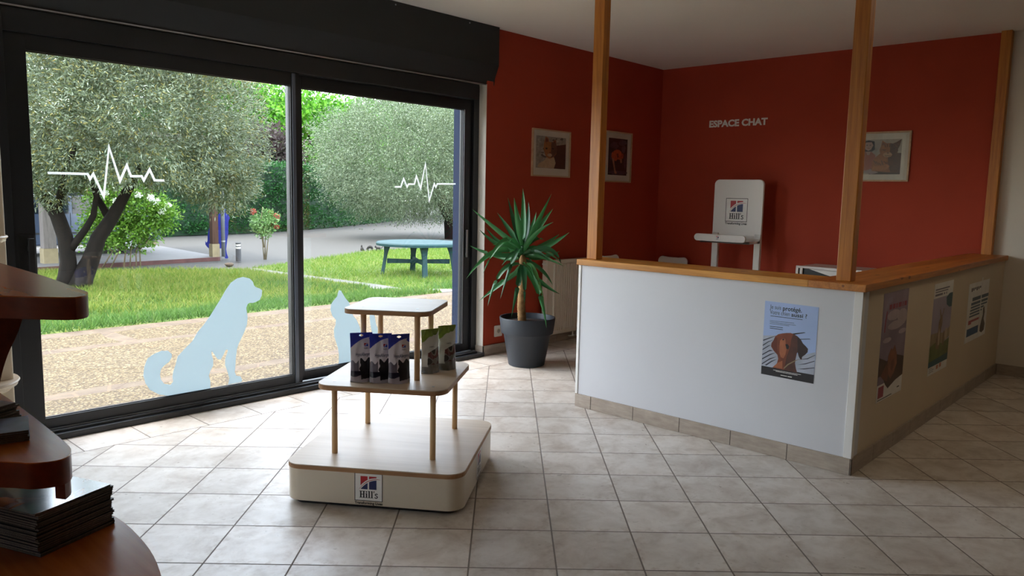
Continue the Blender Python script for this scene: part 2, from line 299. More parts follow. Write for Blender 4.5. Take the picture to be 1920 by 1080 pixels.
M['panel'] = plain('counter_white_panel', 'd0d1d5', 0.42, 0, 0.01, 3, 0, 100, 0.45)
M['trimw'] = plain('white_trim', 'e6e4e0', 0.4, 0, 0.01)
M['alu'] = plain('anthracite_aluminium', '1d2025', 0.38, 0.0, 0.05, 20, 0.03, 500, 0.5)
M['alu2'] = plain('shutter_box_anthracite', '262a2c', 0.5, 0.0, 0.05, 4, 0.04, 400, 0.45)
M['alu_ext'] = plain('outer_frame_grey_blue', '252e40', 0.85, 0.0, 0.04, 8, 0, 100, 0.08)
M['rail'] = plain('bare_metal_rail', 'a9acb2', 0.3, 0.9, 0.03, 20)
M['rubber'] = plain('black_rubber', '0c0c0d', 0.6)
M['post'] = wood('post_pine', '94500f', 'd68b33', 2, 0.42, 9, 0, 0.10)
M['board_y'] = wood('counter_board_front', 'a0601c', 'dc9c48', 1, 0.38, 13, 0, 0.10)
M['board_x'] = wood('counter_board_side', '96521a', 'd0883c', 0, 0.38, 13, 0, 0.10)
M['cherry'] = wood('cherry_desk', 'a04a1a', 'd27c38', 1, 0.27, 6, 0.1, 0, 0.55)
M['cherry_dark'] = wood('cherry_edge', '5c200e', '8c3a1c', 1, 0.38, 7)
M['birch'] = wood('birch_ply', 'b9a48a', 'cdbba4', 0, 0.42, 7, 0, 0, 0.45)
M['ply_edge'] = wood('ply_edge', '8a5f3c', 'b58a60', 0, 0.55, 16)
M['beech'] = wood('beech_rod', 'd0a878', 'e6cba0', 2, 0.45, 20)
M['podium'] = plain('cream_metal_sheet', 'd2c6b2', 0.3, 0, 0.01, 3, 0, 100, 0.5)
M['white'] = plain('white_lacquer', 'e4e2de', 0.35, 0, 0.01, 4)
M['white_plastic'] = plain('white_plastic', 'dedbd5', 0.4, 0, 0.02, 6)
M['cream'] = plain('cream_lacquer', 'e2d6c0', 0.45, 0, 0.02, 6)
M['rad'] = plain('radiator_enamel', 'dcd3c4', 0.4, 0, 0.01, 4)
M['pot'] = plain('slate_plastic', '21272f', 0.5, 0, 0.04, 6, 0.05, 300)
M['soil'] = plain('potting_soil', '2a1d14', 0.95, 0, 0.4, 60, 0.8, 90)
M['ink'] = plain('black_ink', '17151a', 0.45); M['navy'] = plain('navy_print', '1b2559', 0.4)
M['redprint'] = plain('red_print', 'b3202b', 0.4); M['paper'] = plain('white_paper', 'e8e6e2', 0.5)
M['black'] = plain('matt_black', '111113', 0.5); M['letter'] = plain('white_cut_lettering', 'e4dfd8', 0.5)
M['oakframe'] = wood('picture_frame_wood', 'a88662', 'c9a985', 0, 0.45, 18)
M['mat'] = plain('passe_partout', 'd8d0c4', 0.7)

def glass_mat(name, base=0.05, tint=(0.97, 0.985, 0.98, 1)):
    t = NT(name)
    tr = t.n('BsdfTransparent'); tr.inputs[0].default_value = tint
    gl = t.n('BsdfGlossy'); gl.inputs['Roughness'].default_value = 0.0; gl.inputs[0].default_value = (1, 1, 1, 1)
    lw = t.n('LayerWeight'); lw.inputs[0].default_value = .5
    fr = t.math('MULTIPLY_ADD', t.math('POWER', lw.outputs['Facing'], 5.0), .92, .035)
    mx = t.n('MixShader'); t.link(fr, mx.inputs[0]); t.link(tr.outputs[0], mx.inputs[1]); t.link(gl.outputs[0], mx.inputs[2])
    return t.done(mx)
M['glass'] = glass_mat('window_glass')
def frost(nm, c1, c2):
    t = NT(nm); d = t.n('BsdfDiffuse'); d.inputs[0].default_value = rgb(c1)
    tl = t.n('BsdfTranslucent'); tl.inputs[0].default_value = rgb(c2)
    mx = t.n('MixShader'); mx.inputs[0].default_value = 0.62; t.link(d.outputs[0], mx.inputs[1]); t.link(tl.outputs[0], mx.inputs[2])
    return t.done(mx)
M['frost'] = frost('frosted_film', 'ccd6d8', 'c4d0d4'); M['film'] = frost('white_film', 'f0f0ee', 'e8eaea')

# ------------------------------------------------------------------ camera
cam_d = bpy.data.cameras.new('camera'); cam = bpy.data.objects.new('camera', cam_d); COL.objects.link(cam)
R_ = Vector((0.6810047129726039, -0.7319942858239987, 0.020419266150268876))
U_ = Vector((0.07420337509277317, 0.09672181848011509, 0.9925415603161113))
F_ = Vector((0.7285097391483126, 0.6744103019311862, -0.12018446078900386))
cam.matrix_world = Matrix(((R_.x, U_.x, -F_.x, 0), (R_.y, U_.y, -F_.y, 0), (R_.z, U_.z, -F_.z, 1.4008), (0, 0, 0, 1)))
cam_d.sensor_width = 36.0; cam_d.lens = 1436.21 / 1920 * 36; cam_d.clip_start = 0.02; cam_d.clip_end = 400
SC.camera = cam

# ------------------------------------------------------------------ the room shell
XB, YW, CZ = 7.38, 4.65, 2.79      # back wall, window wall, ceiling
XF, YR = -2.6, -4.6                # walls behind the photographer
def struct(name, mb, m, **k): return tag(mb.build(name, m, **k), kind='structure')
struct('floor', MB().box(XF - .3, YR - .3, -.15, XB + .3, YW + .06, 0), M['floor'])
struct('ceiling', MB().box(XF - .3, YR - .3, CZ, XB + .3, YW + .3, CZ + .2), M['ceiling'])
wl = MB(); WX0, WX1, WT = 1.0, 4.665, 0.30
wl.box(WX1, YW, 0, XB + .3, YW + WT, CZ)
struct('wall_left', wl, M['red'])
w2 = MB(); w2.box(XF - .3, YW + .05, 0, WX0, YW + WT, CZ); w2.box(WX0, YW + .07, 2.32, WX1, YW + WT, CZ)
struct('wall_window', w2, M['white_wall'])
struct('wall_reveal', MB().box(WX1 - .004, YW + .001, 0.0, WX1 + .001, YW + WT, 2.32), M['white_wall'])
struct('wall_back', MB().box(XB, 1.40, 0, XB + .3, YW, CZ), M['red'])
struct('wall_back_white', MB().box(XB, YR, 0, XB + .3, 1.40, CZ), M['white_wall'])
struct('wall_right', MB().box(XF - .3, YR - .3, 0, XB + .3, YR, CZ), plain('tan_wall_paint', 'a3937c', .8))
WA, WB = 3.3, 4.3
wf = MB(); wf.box(XF - .3, YR, 0, XF, WA, CZ); wf.box(XF - .3, WB, 0, XF, YW, CZ); wf.box(XF - .3, WA, 2.25, XF, WB, CZ); wf.box(XF - .3, WA, 0, XF, WB, 0.10)
struct('wall_front', wf, M['white_wall'])
# unseen glazed opening, added behind the photographer to let in fill daylight
wn = MB(); wn.box(XF - .18, WA, .10, XF - .10, WA + .07, 2.25); wn.box(XF - .18, WB - .07, .10, XF - .10, WB, 2.25); wn.box(XF - .18, WA + .07, 2.18, XF - .10, WB - .07, 2.25); wn.box(XF - .18, WA + .07, .10, XF - .10, WB - .07, .17); wn.box(XF - .18, 3.77, .17, XF - .10, 3.83, 2.18)
w_ = struct('fill_window', wn, M['alu'])
for q in ((WA + .07, 3.77), (3.83, WB - .07)): MB().box(XF - .145, q[0], .17, XF - .137, q[1], 2.18).build('glass', M['glass'], w_)

# skirting tiles
def skirting(name, a, b, side, h=0.088, t=0.010, L=0.3333, first=None, parent=None):
    """run of skirting tiles from a to b (2-D), thickness towards 'side'"""
    a = Vector(a); b = Vector(b); d = b - a; n = d.length; d.normalize(); s = Vector(side)
    mb = MB(); p = 0.0; k = 0
    while p < n - 0.004:
        q = min(n, p + (first if (k == 0 and first) else L))
        A = a + d * (p + 0.0022); B = a + d * (q - 0.0022)
        pts = [A, B, B + s * t, A + s * t]
        vs = [(x.x, x.y, 0.001) for x in pts] + [(x.x, x.y, h) for x in pts]
        mb.add(vs, [(3, 2, 1, 0), (4, 5, 6, 7), (0, 1, 5, 4), (1, 2, 6, 5), (2, 3, 7, 6), (3, 0, 4, 7)])
        p = q; k += 1
    P0, P1 = a + s * .0005, b + s * .0005; P2, P3 = b + s * (t - .003), a + s * (t - .003)
    vs = [(x.x, x.y, 0.001) for x in (P0, P1, P2, P3)] + [(x.x, x.y, h - .002) for x in (P0, P1, P2, P3)]
    mb.add(vs, [(3, 2, 1, 0), (4, 5, 6, 7), (0, 1, 5, 4), (1, 2, 6, 5), (2, 3, 7, 6), (3, 0, 4, 7)], 1)
    o = mb.build(name, [M['skirt'], M['grout']], parent)
    if parent is None: tag(o, kind='structure')
    return o
skirting('baseboard_left', (WX1, YW), (XB, YW), (0, -1))
skirting('baseboard_back', (XB, 1.29), (XB, YR), (-1, 0))
skirting('baseboard_back_inner', (XB, YW - .012), (XB, 1.42), (-1, 0))
skirting('baseboard_reveal', (WX1 - .005, YW - .010), (WX1 - .005, YW + .085), (-1, 0))

# ------------------------------------------------------------------ the sliding glass door (door_1)
door = empty('door_1', (2.9, 4.72, 0), None, None, kind='structure')
GB, GT = 0.115, 2.104
fr = MB()
fr.box(WX0, 4.67, 0, 1.175, 4.86, 2.31)                     # left jamb
fr.box(4.60, 4.735, 0, 4.662, 4.86, 2.31)                   # right jamb
fr.box(1.175, 4.675, 2.19, 4.60, 4.86, 2.31)                 # head
fr.box(1.175, 4.70, 2.225, 4.60, 4.86, 2.24)
fr.build('door_frame', M['alu'], door, bevel=.002)
th = MB(); th.box(WX0, 4.625, 0.0, 4.66, 4.86, 0.035); th.box(WX0, 4.655, .035, 4.60, 4.672, .05)
th.build('threshold', M['alu'], door, bevel=.002)
MB().box(1.05, 4.684, .035, 4.60, 4.692, .056).build('track_rail', M['rail'], door)
ex = MB(); ex.box(4.60, 4.862, 0, 4.66, 4.985, 2.31); ex.box(1.0, 4.862, 0, 1.16, 4.985, 2.31)
ex.build('outer_jamb', M['alu_ext'], door, bevel=.002)
def sliding(x0, x1, gx0, gx1, y0, y1, gy, z0=.045, z1=2.192):
    p = MB(); p.box(x0, y0, z0, gx0, y1, z1); p.box(gx1, y0, z0, x1, y1, z1)
    p.box(gx0, y0, z0, gx1, y1, GB); p.box(gx0, y0, GT, gx1, y1, z1)
    o = p.build('sliding_panel', M['alu'], door, bevel=.002)
    MB().box(gx0, gy, GB, gx1, gy + .006, GT).build('glass', M['glass'], o)
    b = MB()
    for (a0, b0, a1, b1) in ((gx0 - .001, GB, gx0 + .004, GT), (gx1 - .004, GB, gx1 + .001, GT), (gx0, GB - .001, gx1, GB + .004), (gx0, GT - .004, gx1, GT + .001)):
        b.box(a0, gy - .006, b0, a1, gy + .012, b1)
    b.build('glazing_seal', M['rubber'], o)
    return o
p1 = sliding(1.176, 2.905, 1.282, 2.838, 4.698, 4.742, 4.717)
p2 = sliding(2.86, 4.604, 2.962, 4.498, 4.758, 4.802, 4.777)
hd = MB(); hd.box(1.232, 4.642, .86, 1.262, 4.662, 1.12); hd.box(1.236, 4.66, .90, 1.258, 4.70, .93); hd.box(1.236, 4.66, 1.05, 1.258, 4.70, 1.08); hd.box(1.20, 4.692, .84, 1.275, 4.70, 1.14)
hd.build('handle', M['black'], p1, bevel=.003)
hd = MB(); hd.box(4.536, 4.742, .865, 4.556, 4.752, 1.10); hd.box(4.54, 4.75, .88, 4.552, 4.76, .90); hd.box(4.54, 4.75, 1.06, 4.552, 4.76, 1.08)
hd.build('handle', M['rail'], p2, bevel=.002)
MB().box(4.505, 4.752, GB, 4.511, 4.760, GT).build('edge_trim', M['rail'], p2)
# light strip on the meeting stile of the inner panel
MB().box(2.848, 4.690, .05, 2.874, 4.70, 2.185).build('interlock_strip', plain('interlock_grey', '5c6472', .35), p1, bevel=.002)

# roller shutter box above the door
sb = empty('roller_shutter_box', (2.6, 4.62, 2.31), 'long anthracite roller shutter box under the ceiling above the glass door', 'shutter box')
YF = 4.595
prof = [(YF, CZ - .002), (YF, 2.475), (4.664, 2.318), (4.685, 2.318), (4.685, CZ - .002)]
BX0, BX1 = 0.2, 4.742
b = MB(); n = len(prof)
b.add([(BX0, y, z) for y, z in prof[:4]] + [(BX1, y, z) for y, z in prof[:4]], [(0, 1, 5, 4), (1, 2, 6, 5), (2, 3, 7, 6)])
b.box(BX0, YF + .001, 2.476, BX1, YW - .004, CZ - .002)
b.build('casing', M['alu2'], sb, bevel=.0015)
e = MB().prism(prof[:3] + [(YW - .004, 2.318), (YW - .004, CZ - .002)], lambda a, b_, d: (BX1 - d, a, b_), -.004, 0)
e.build('end_cap', M['alu2'], sb)
MB().box(BX0, 4.652, 2.312, BX1, 4.664, 2.320).build('bottom_lip', M['rail'], sb)
for x in (1.45, 2.2, 2.92, 3.65, 4.4):
    fq = plane2 = lambda a, b, d, x=x: (x + a, YF - d, 2.765 + b)
    MB().prism([(.006 * math.cos(k * PI / 5), .006 * math.sin(k * PI / 5)) for k in range(10)], fq, 0, .003).build('screw', M['rail'], sb)

# ------------------------------------------------------------------ film stickers on the glass
def sticker(name, polys, fn, label, cat, m='frost'):
    mb = MB()
    for p in polys: mb.prism(p, fn, 0, .0007)
    return tag(mb.build(name, M[m]), label, cat)
sticker('dog_sticker', [D['dog']], ony(4.7165), 'large white frosted film silhouette of a seated dog on the left glass pane', 'window sticker')
sticker('cat_sticker', [D['cat']], ony(4.7765), 'white frosted film silhouette of a sitting cat behind the pet food display', 'window sticker')
sticker('heartbeat_sticker', stroke(D['ekgL'], .0135), ony(4.7165), 'white heartbeat line sticker in front of the near olive tree', 'window sticker', 'film')
sticker('heartbeat_sticker', stroke(D['ekgR'], .0125), ony(4.7765), 'white heartbeat line sticker on the pane above the green garden table', 'window sticker', 'film')

# ------------------------------------------------------------------ planes with their own axes
def plane(o, r, u=(0, 0, 1), n=None):
    o = Vector(o); r = Vector(r).normalized(); u = Vector(u).normalized(); n = Vector(n).normalized() if n else r.cross(u).normalized()
    return lambda a, b, d=0.0: tuple(o + r * a + u * b + n * d)

def arc_poly(cx, cy, r, a0, a1, n=8):
    return [(cx + r * math.cos(math.radians(a0 + (a1 - a0) * k / n)), cy + r * math.sin(math.radians(a0 + (a1 - a0) * k / n))) for k in range(n + 1)]
SERIF = {   # letters of the serif word, unit cap height: (advance, polygons)
    'H': (.86, [[(0, 0), (.40, 0), (.40, .07), (.30, .09), (.30, .91), (.40, .93), (.40, 1), (0, 1), (0, .93), (.10, .91), (.10, .09), (0, .07)],
                [(.44, 0), (.84, 0), (.84, .07), (.74, .09), (.74, .91), (.84, .93), (.84, 1), (.44, 1), (.44, .93), (.54, .91), (.54, .09), (.44, .07)],
                [(.29, .46), (.55, .46), (.55, .55), (.29, .55)]]),
    'i': (.40, [[(0, 0), (.37, 0), (.37, .06), (.28, .08), (.28, .70), (0, .66), (0, .60), (.09, .58), (.09, .08), (0, .06)], arc_poly(.18, .88, .11, 0, 330, 11)]),
    'l': (.40, [[(0, 0), (.37, 0), (.37, .06), (.28, .08), (.28, 1.04), (0, 1.0), (0, .94), (.09, .92), (.09, .08), (0, .06)]]),
    "'": (.17, [[(.02, 1.04), (.18, 1.04), (.08, .74), (.02, .74)]]),
    's': (.56, stroke([(.46, .57), (.38, .645), (.24, .655), (.13, .60), (.11, .50), (.20, .41), (.36, .33), (.44, .22), (.39, .10), (.25, .045), (.10, .07), (.02, .16)], .125)),
}
def serif_word(mb, word, fn, x0, x1, y0, y1, mi, d):
    tot = sum(SERIF[c][0] for c in word); kx = (x1 - x0) / tot; ky = (y1 - y0); x = x0
    for c in word:
        w, polys = SERIF[c]
        for p in polys: mb.poly([fn(x + a * kx, y0 + b * ky, d) for a, b in p], mi)
        x += w * kx
def logo(parent, fn, w, tagline=True, name='logo', board=True):
    """square emblem, lower left corner at fn(0,0)"""
    mb = MB(); e = .0006
    def P(pts, d, mi): mb.poly([fn(u * w, (1 - v) * w, d) for u, v in pts], mi)
    if board: P([(0, 0), (1, 0), (1, 1), (0, 1)], e, 0)
    t = .022
    for q in ([(0, 0), (1, 0), (1, t), (0, t)], [(0, 1 - t), (1, 1 - t), (1, 1), (0, 1)], [(0, 0), (t, 0), (t, 1), (0, 1)], [(1 - t, 0), (1, 0), (1, 1), (1 - t, 1)]): P(q, 2 * e, 1)
    P([(.215, .11), (.467, .11), (.467, .235), (.40, .275), (.33, .33), (.265, .39), (.215, .45)], 2 * e, 2)
    P([(.52, .11), (.785, .11), (.785, .155), (.70, .165), (.60, .185), (.52, .212)], 2 * e, 2)
    P([(.467, .345), (.467, .575), (.215, .575), (.27, .515), (.33, .45), (.40, .39)], 2 * e, 3)
    P([(.52, .312), (.60, .278), (.70, .25), (.785, .238), (.785, .575), (.52, .575)], 2 * e, 3)
    up = [(.135, .615), (.20, .53), (.27, .445), (.34, .375), (.42, .312), (.52, .258), (.62, .222), (.72, .203), (.82, .197), (.93, .205)]
    lo = [(.92, .212), (.82, .212), (.72, .222), (.62, .243), (.52, .283), (.42, .338), (.34, .40), (.27, .466), (.20, .545)]
    P(up + lo, 2 * e, 2)
    serif_word(mb, "Hill's", fn, .175 * w, .85 * w, .115 * w, .36 * w, 1, 2 * e)
    if tagline: put_text(mb, 'Transforming Lives', fn, .0, w, -.115 * w, None, 1, .03, 2 * e)
    return mb.build(name, [M['paper'], M['ink'], M['redprint'], M['navy']], parent)

# ------------------------------------------------------------------ the low counter around the cat corner
ct = empty('counter', (4.1, 1.4, 0), 'white low counter wall with a wooden top and a tiled foot around the red corner', 'counter', kind='thing')
CX, CY, CL, CH = 4.0, 1.302, 3.095, .955
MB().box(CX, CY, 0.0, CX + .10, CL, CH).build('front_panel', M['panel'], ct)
MB().box(CX + .10, CY, 0.0, XB - .002, CY + .10, CH).build('side_panel', plain('white_paint_warm_bounce', 'd3c3ab', .8, 0, .02, 3, .12, 160, .3), ct)  # same white as the front; warm bounce light tinted into its colour
MB().box(CX - .006, CY - .006, .088, CX + .03, CY + .036, CH).build('corner_trim', M['trimw'], ct, bevel=.002)
MB().box(CX - .006, CL - .014, .088, CX + .104, CL + .006, CH).build('corner_trim', M['trimw'], ct, bevel=.002)
skirting('skirting_tiles', (CX, CL + .002), (CX, CY - .010), (-1, 0), first=.132, parent=ct)
skirting('skirting_tiles', (CX - .004, CY), (XB, CY), (0, -1), parent=ct)
skirting('skirting_tiles', (CX + .10, CL), (CX, CL), (0, 1), parent=ct)
MB().box(CX - .02, CY + .27, CH, CX + .27, CL + .015, CH + .038).build('countertop_board', M['board_y'], ct, bevel=.003)
MB().box(CX - .02, CY - .02, CH, XB - .003, CY + .27, CH + .038).build('countertop_board', M['board_x'], ct, bevel=.003)
PT = CH + .038
def post(x0, y0, x1, y1, label):
    o = MB().box(x0, y0, PT, x1, y1, CZ).build('wooden_post', M['post'], None, bevel=.004)
    return tag(o, label, 'post', 'timber posts on the counter', 'thing')
post(4.045, 2.998, 4.112, 3.078, 'square timber post on the counter end beside the yucca and radiator')
post(4.062, 1.386, 4.132, 1.462, 'square timber post on the front corner of the counter, nearest the dog poster')
post(7.30, 1.392, 7.376, 1.468, 'square timber post against the back wall where the red paint ends')

# ------------------------------------------------------------------ posters on the counter
pf = lambda a, b, d=0.0: (3.9995 - (d if d <= .0008 else .0008 + (d - .0008) * .12), a, b)
ps = empty('poster', (3.99, 1.66, .445), 'blue poster of a brown dog in water on the front of the white counter', 'poster', 'posters on the counter')
mb = MB().prism(D['p_pl'], pf, 0, .0008); mb.build('sheet', plain('poster_blue', 'a8bee8', .35, 0, .10, 2.2), ps)
mb = MB(); e = .0005
mb.poly([pf(a, b, .0013) for a, b in D['p_water']], 0)
for p in D['p_streaks']: mb.poly([pf(a, b, .0018) for a, b in p], 1)
mb.poly([pf(a, b, .0022) for a, b in D['p_band']], 2)
mb.build('water_print', [plain('poster_water', 'adb3c2', .35, 0, .16, 14), plain('poster_ripple', '3c3d49', .35), M['ink']], ps)
mb = MB()
for k, mi, d in (('head', 0, .0026), ('chest', 3, .0029), ('dark', 1, .0032), ('ear', 2, .0032), ('snout', 3, .0033), ('nose', 4, .0037), ('eye', 4, .0037), ('blade', 4, .0037), ('blade2', 5, .0037)):
    mb.poly([pf(a, b, d) for a, b in D['p_' + k]], mi)
mb.poly([pf(a, b, .0035) for a, b in D['p_dark'][1:13]], 6)
mb.build('dog_print', [plain('dog_brown', '7a3b22', .4, 0, .2, 20), plain('dog_shadow_brown', '4e271a', .4, 0, .3, 18), plain('dog_ear_brown', '6a2d1b', .4), plain('dog_tan', 'a8623f', .4, 0, .15, 25), M['ink'], plain('reed', '8a7a5c', .4), plain('dog_ear_dark', '2a130e', .4, 0, .3, 18)], ps)
mb = MB()
for (l, r_, t_), s, bo in zip(D['p_txt'], ('Je suis', 'protégé.', 'Votre chien', 'aussi ?'), (-.004, .016, -.004, .016)):
    put_text(mb, s, pf, l[0], r_[0] + (.006 if bo < 0 else 0), l[1], t_[1] + .002, 0, bo, .0026)
for k, p in enumerate(D['p_lines']): mb.poly([pf(a, b, .0027) for a, b in p], 0 if k < 6 else 1)
mb.build('lettering', [M['ink'], M['paper']], ps)

def sideposter(x0, x1, z0, z1, label, paint):
    o = empty('poster', ((x0 + x1) / 2, 1.30, z0), label, 'poster', 'posters on the counter')
    fn = lambda a, b, d=0.0: (x0 + a * (x1 - x0), 1.3015 - .0008 - d * .25, z0 + b * (z1 - z0))
    mb = MB().box(x0, 1.3007, z0, x1, 1.3015, z1); sh = mb.build('sheet', M['paper'], o)
    paint(o, fn)
def shape(fn, mb, pts, mi, d): mb.poly([fn(a, b, d) for a, b in pts], mi)
def bars(fn, mb, rows, mi, d=.0010):
    for x0, x1, y0, y1 in rows: shape(fn, mb, [(x0, y0), (x1, y0), (x1, y1), (x0, y1)], mi, d)
def blob(cx, cy, rx, ry, n=18, jit=0.0, seed=0):
    rr = random.Random(seed)
    return [(cx + rx * math.cos(2 * PI * k / n) * (1 + jit * rr.uniform(-1, 1)), cy + ry * math.sin(2 * PI * k / n) * (1 + jit * rr.uniform(-1, 1))) for k in range(n)]
def paint_purple(o, fn):
    mb = MB(); shape(fn, mb, [(0, .16), (1, .16), (1, 1), (0, 1)], 0, .0006)
    shape(fn, mb, [(0, .42), (.30, .36), (.6, .40), (1, .34), (1, .16), (.72, .14), (.42, .09), (.30, .14), (.16, .24), (0, .24)], 1, .0010)
    for i, (x, y, rx, ry) in enumerate([(.45, .78, .32, .06), (.8, .74, .25, .10), (.55, .68, .4, .05), (.85, .6, .2, .03), (.25, .56, .2, .03)]): shape(fn, mb, blob(x, y, rx * .8, ry * .8, 24, .05, i), 2, .0012 + .0001 * i)
    mb.build('picture', [plain('poster_mauve', '8c7c8e', .35, 0, .25, 4), plain('poster_umber', '4a3029', .35, 0, .3, 9), plain('poster_pale_mauve', 'b8a9b0', .35, 0, .15, 7)], o)
    mb = MB()
    shape(fn, mb, [(.34, .40), (.44, .47), (.50, .45), (.58, .49), (.68, .40), (.72, .30), (.62, .22), (.5, .17), (.4, .22), (.34, .30)], 0, .0016)
    shape(fn, mb, [(.48, .34), (.58, .36), (.62, .30), (.54, .24), (.47, .27)], 1, .002)
    shape(fn, mb, [(.10, .24), (.3, .34), (.40, .26), (.36, .16), (.2, .20)], 1, .0019)
    mb.build('animal_print', [plain('poster_rust', '8a5238', .35, 0, .25, 14), plain('poster_rust2', '6d3a2a', .35, 0, .2, 14)], o)
    mb = MB(); bars(fn, mb, [(.24, .34, .84, .885), (.37, .47, .84, .885), (.5, .56, .84, .885), (.6, .72, .84, .885), (.76, .8, .84, .885), (.84, .94, .84, .885)], 0, .0018)
    for q in stroke([(.06, .60), (.08, .74), (.12, .86), (.22, .925), (.34, .93)], .05): shape(fn, mb, q, 1, .0016)
    for q in stroke([(.12, .64), (.13, .74), (.17, .83)], .04): shape(fn, mb, q, 0, .0017)
    bars(fn, mb, [(.05, .26, .035, .14)], 0, .0012); bars(fn, mb, [(.80, .90, .05, .062), (.05, .6, .012, .02)], 2, .0012)
    mb.build('lettering', [plain('poster_crimson', '9c3b50', .4), plain('poster_ribbon', '9a8fa6', .4), M['ink']], o)
def paint_hare(o, fn):
    mb = MB(); shape(fn, mb, [(0, .22), (1, .22), (1, .84), (0, .84)], 0, .0006)
    shape(fn, mb, [(0, .13), (1, .13), (1, .34), (.6, .31), (.3, .35), (0, .32)], 1, .0010)
    shape(fn, mb, [(0, .32), (.3, .35), (.6, .31), (1, .36), (1, .47), (.7, .42), (.35, .45), (0, .46)], 2, .0009)
    shape(fn, mb, [(0, .09), (1, .09), (1, .17), (0, .15)], 3, .0014)
    shape(fn, mb, [(1, .70), (1, .86), (.82, .86), (.66, .82), (.70, .74), (.86, .70)], 3, .0014)
    mb.build('picture', [plain('poster_sky_mauve', 'a79eb4', .35, 0, .12, 4), plain('poster_meadow', '66743a', .35, 0, .3, 12), plain('poster_field', '9c8a6a', .35, 0, .2, 10), plain('poster_teal', '1f5a68', .35)], o)
    mb = MB()
    shape(fn, mb, [(.30, .28), (.46, .25), (.52, .34), (.50, .45), (.56, .55), (.54, .62), (.60, .70), (.57, .71), (.51, .64), (.48, .63), (.40, .71), (.37, .70), (.42, .61), (.36, .56), (.36, .46), (.28, .38)], 0, .0016)
    shape(fn, mb, [(.40, .30), (.48, .31), (.47, .44), (.41, .50), (.38, .42)], 1, .002)
    shape(fn, mb, blob(.80, .40, .08, .07, 16, .1, 3), 1, .0018); shape(fn, mb, blob(.68, .36, .06, .09, 16, .1, 5), 0, .0017)
    mb.build('animal_print', [plain('hare_brown', '8a7258', .4, 0, .2, 25), plain('hare_pale', 'c0b09a', .4)], o)
    mb = MB()
    bars(fn, mb, [(.06, .80, .925, .94), (.06, .72, .90, .912), (.06, .44, .862, .885), (.5, .56, .862, .885), (.62, .66, .862, .885)], 0)
    bars(fn, mb, [(.42, .52, .035, .08), (.58, .68, .04, .085)], 1); bars(fn, mb, [(.05, .28, .03, .036), (.05, .3, .05, .056), (.05, .22, .07, .076)], 0)
    mb.build('lettering', [plain('poster_slate_text', '6c6672', .4), plain('poster_orange', 'c07a55', .4)], o)
def paint_blue(o, fn):
    mb = MB(); bars(fn, mb, [(.20, 1, .69, .75), (.16, .98, .62, .665), (.16, .96, .57, .60), (.14, .80, .52, .55), (.13, .72, .47, .50), (.12, .64, .42, .45)], 0)
    bars(fn, mb, [(.06, .64, .10, .23)], 1); bars(fn, mb, [(.10, .66, .33, .37)], 2)
    bars(fn, mb, [(.10, .24, .30, .33)], 2)
    for k in range(6): bars(fn, mb, [(.12 + .08 * k, .17 + .08 * k, .86 + .012 * (k % 3), .92)], 3)
    mb.build('lettering', [plain('poster_blue_grey', '4c6274', .4), plain('poster_blue_box', '2f5c86', .4), plain('poster_red_line', 'b04a52', .4), M['ink']], o)
    mb = MB(); shape(fn, mb, [(.70, .10), (.80, .06), (.92, .09), (.94, .20), (.86, .30), (.88, .42), (.84, .53), (.78, .50), (.80, .38), (.74, .28), (.70, .18)], 0, .0014)
    mb.build('animal_print', plain('poster_cat_brown', '4a3a34', .4, 0, .3, 30), o)
    MB().box(6.2 + .40, 1.2985, .40, 6.2 + .425, 1.2992, .86).build('fold_line', M['trimw'], o)
sideposter(4.335, 4.775, .315, .918, 'mauve poster of an animal under clouds, nearest the counter corner', paint_purple)
sideposter(5.315, 5.770, .305, .900, 'tall poster of a hare in a green meadow with a teal band', paint_hare)
sideposter(6.22, 6.86, .40, .835, 'white poster with blue text bars and a red line near the back wall', paint_blue)

# ------------------------------------------------------------------ framed cat photographs
def framed(o_, fn, w, h, bw, mat_l, mat_b, mat_r, mat_t, paint):
    """fn: plane with origin lower-left of the frame"""
    mb = MB()
    for q in ([(0, 0), (w, 0), (w - bw, bw), (bw, bw)], [(w, 0), (w, h), (w - bw, h - bw), (w - bw, bw)], [(w, h), (0, h), (bw, h - bw), (w - bw, h - bw)], [(0, h), (0, 0), (bw, bw), (bw, h - bw)]):
        mb.prism(q, fn, .001, .020)
    mb.build('frame', M['oakframe'], o_)
    mb = MB().prism([(bw, bw), (w - bw, bw), (w - bw, h - bw), (bw, h - bw)], fn, .002, .008); mb.build('passe_partout', M['mat'], o_)
    x0, y0, x1, y1 = bw + mat_l, bw + mat_b, w - bw - mat_r, h - bw - mat_t
    pn = lambda a, b, d=0.0: fn(x0 + a * (x1 - x0), y0 + b * (y1 - y0), .0085 + d * .3)
    paint(o_, pn)
    MB().prism([(bw, bw), (w - bw, bw), (w - bw, h - bw), (bw, h - bw)], fn, .0135, .0145).build('glass', M['glass'], o_)
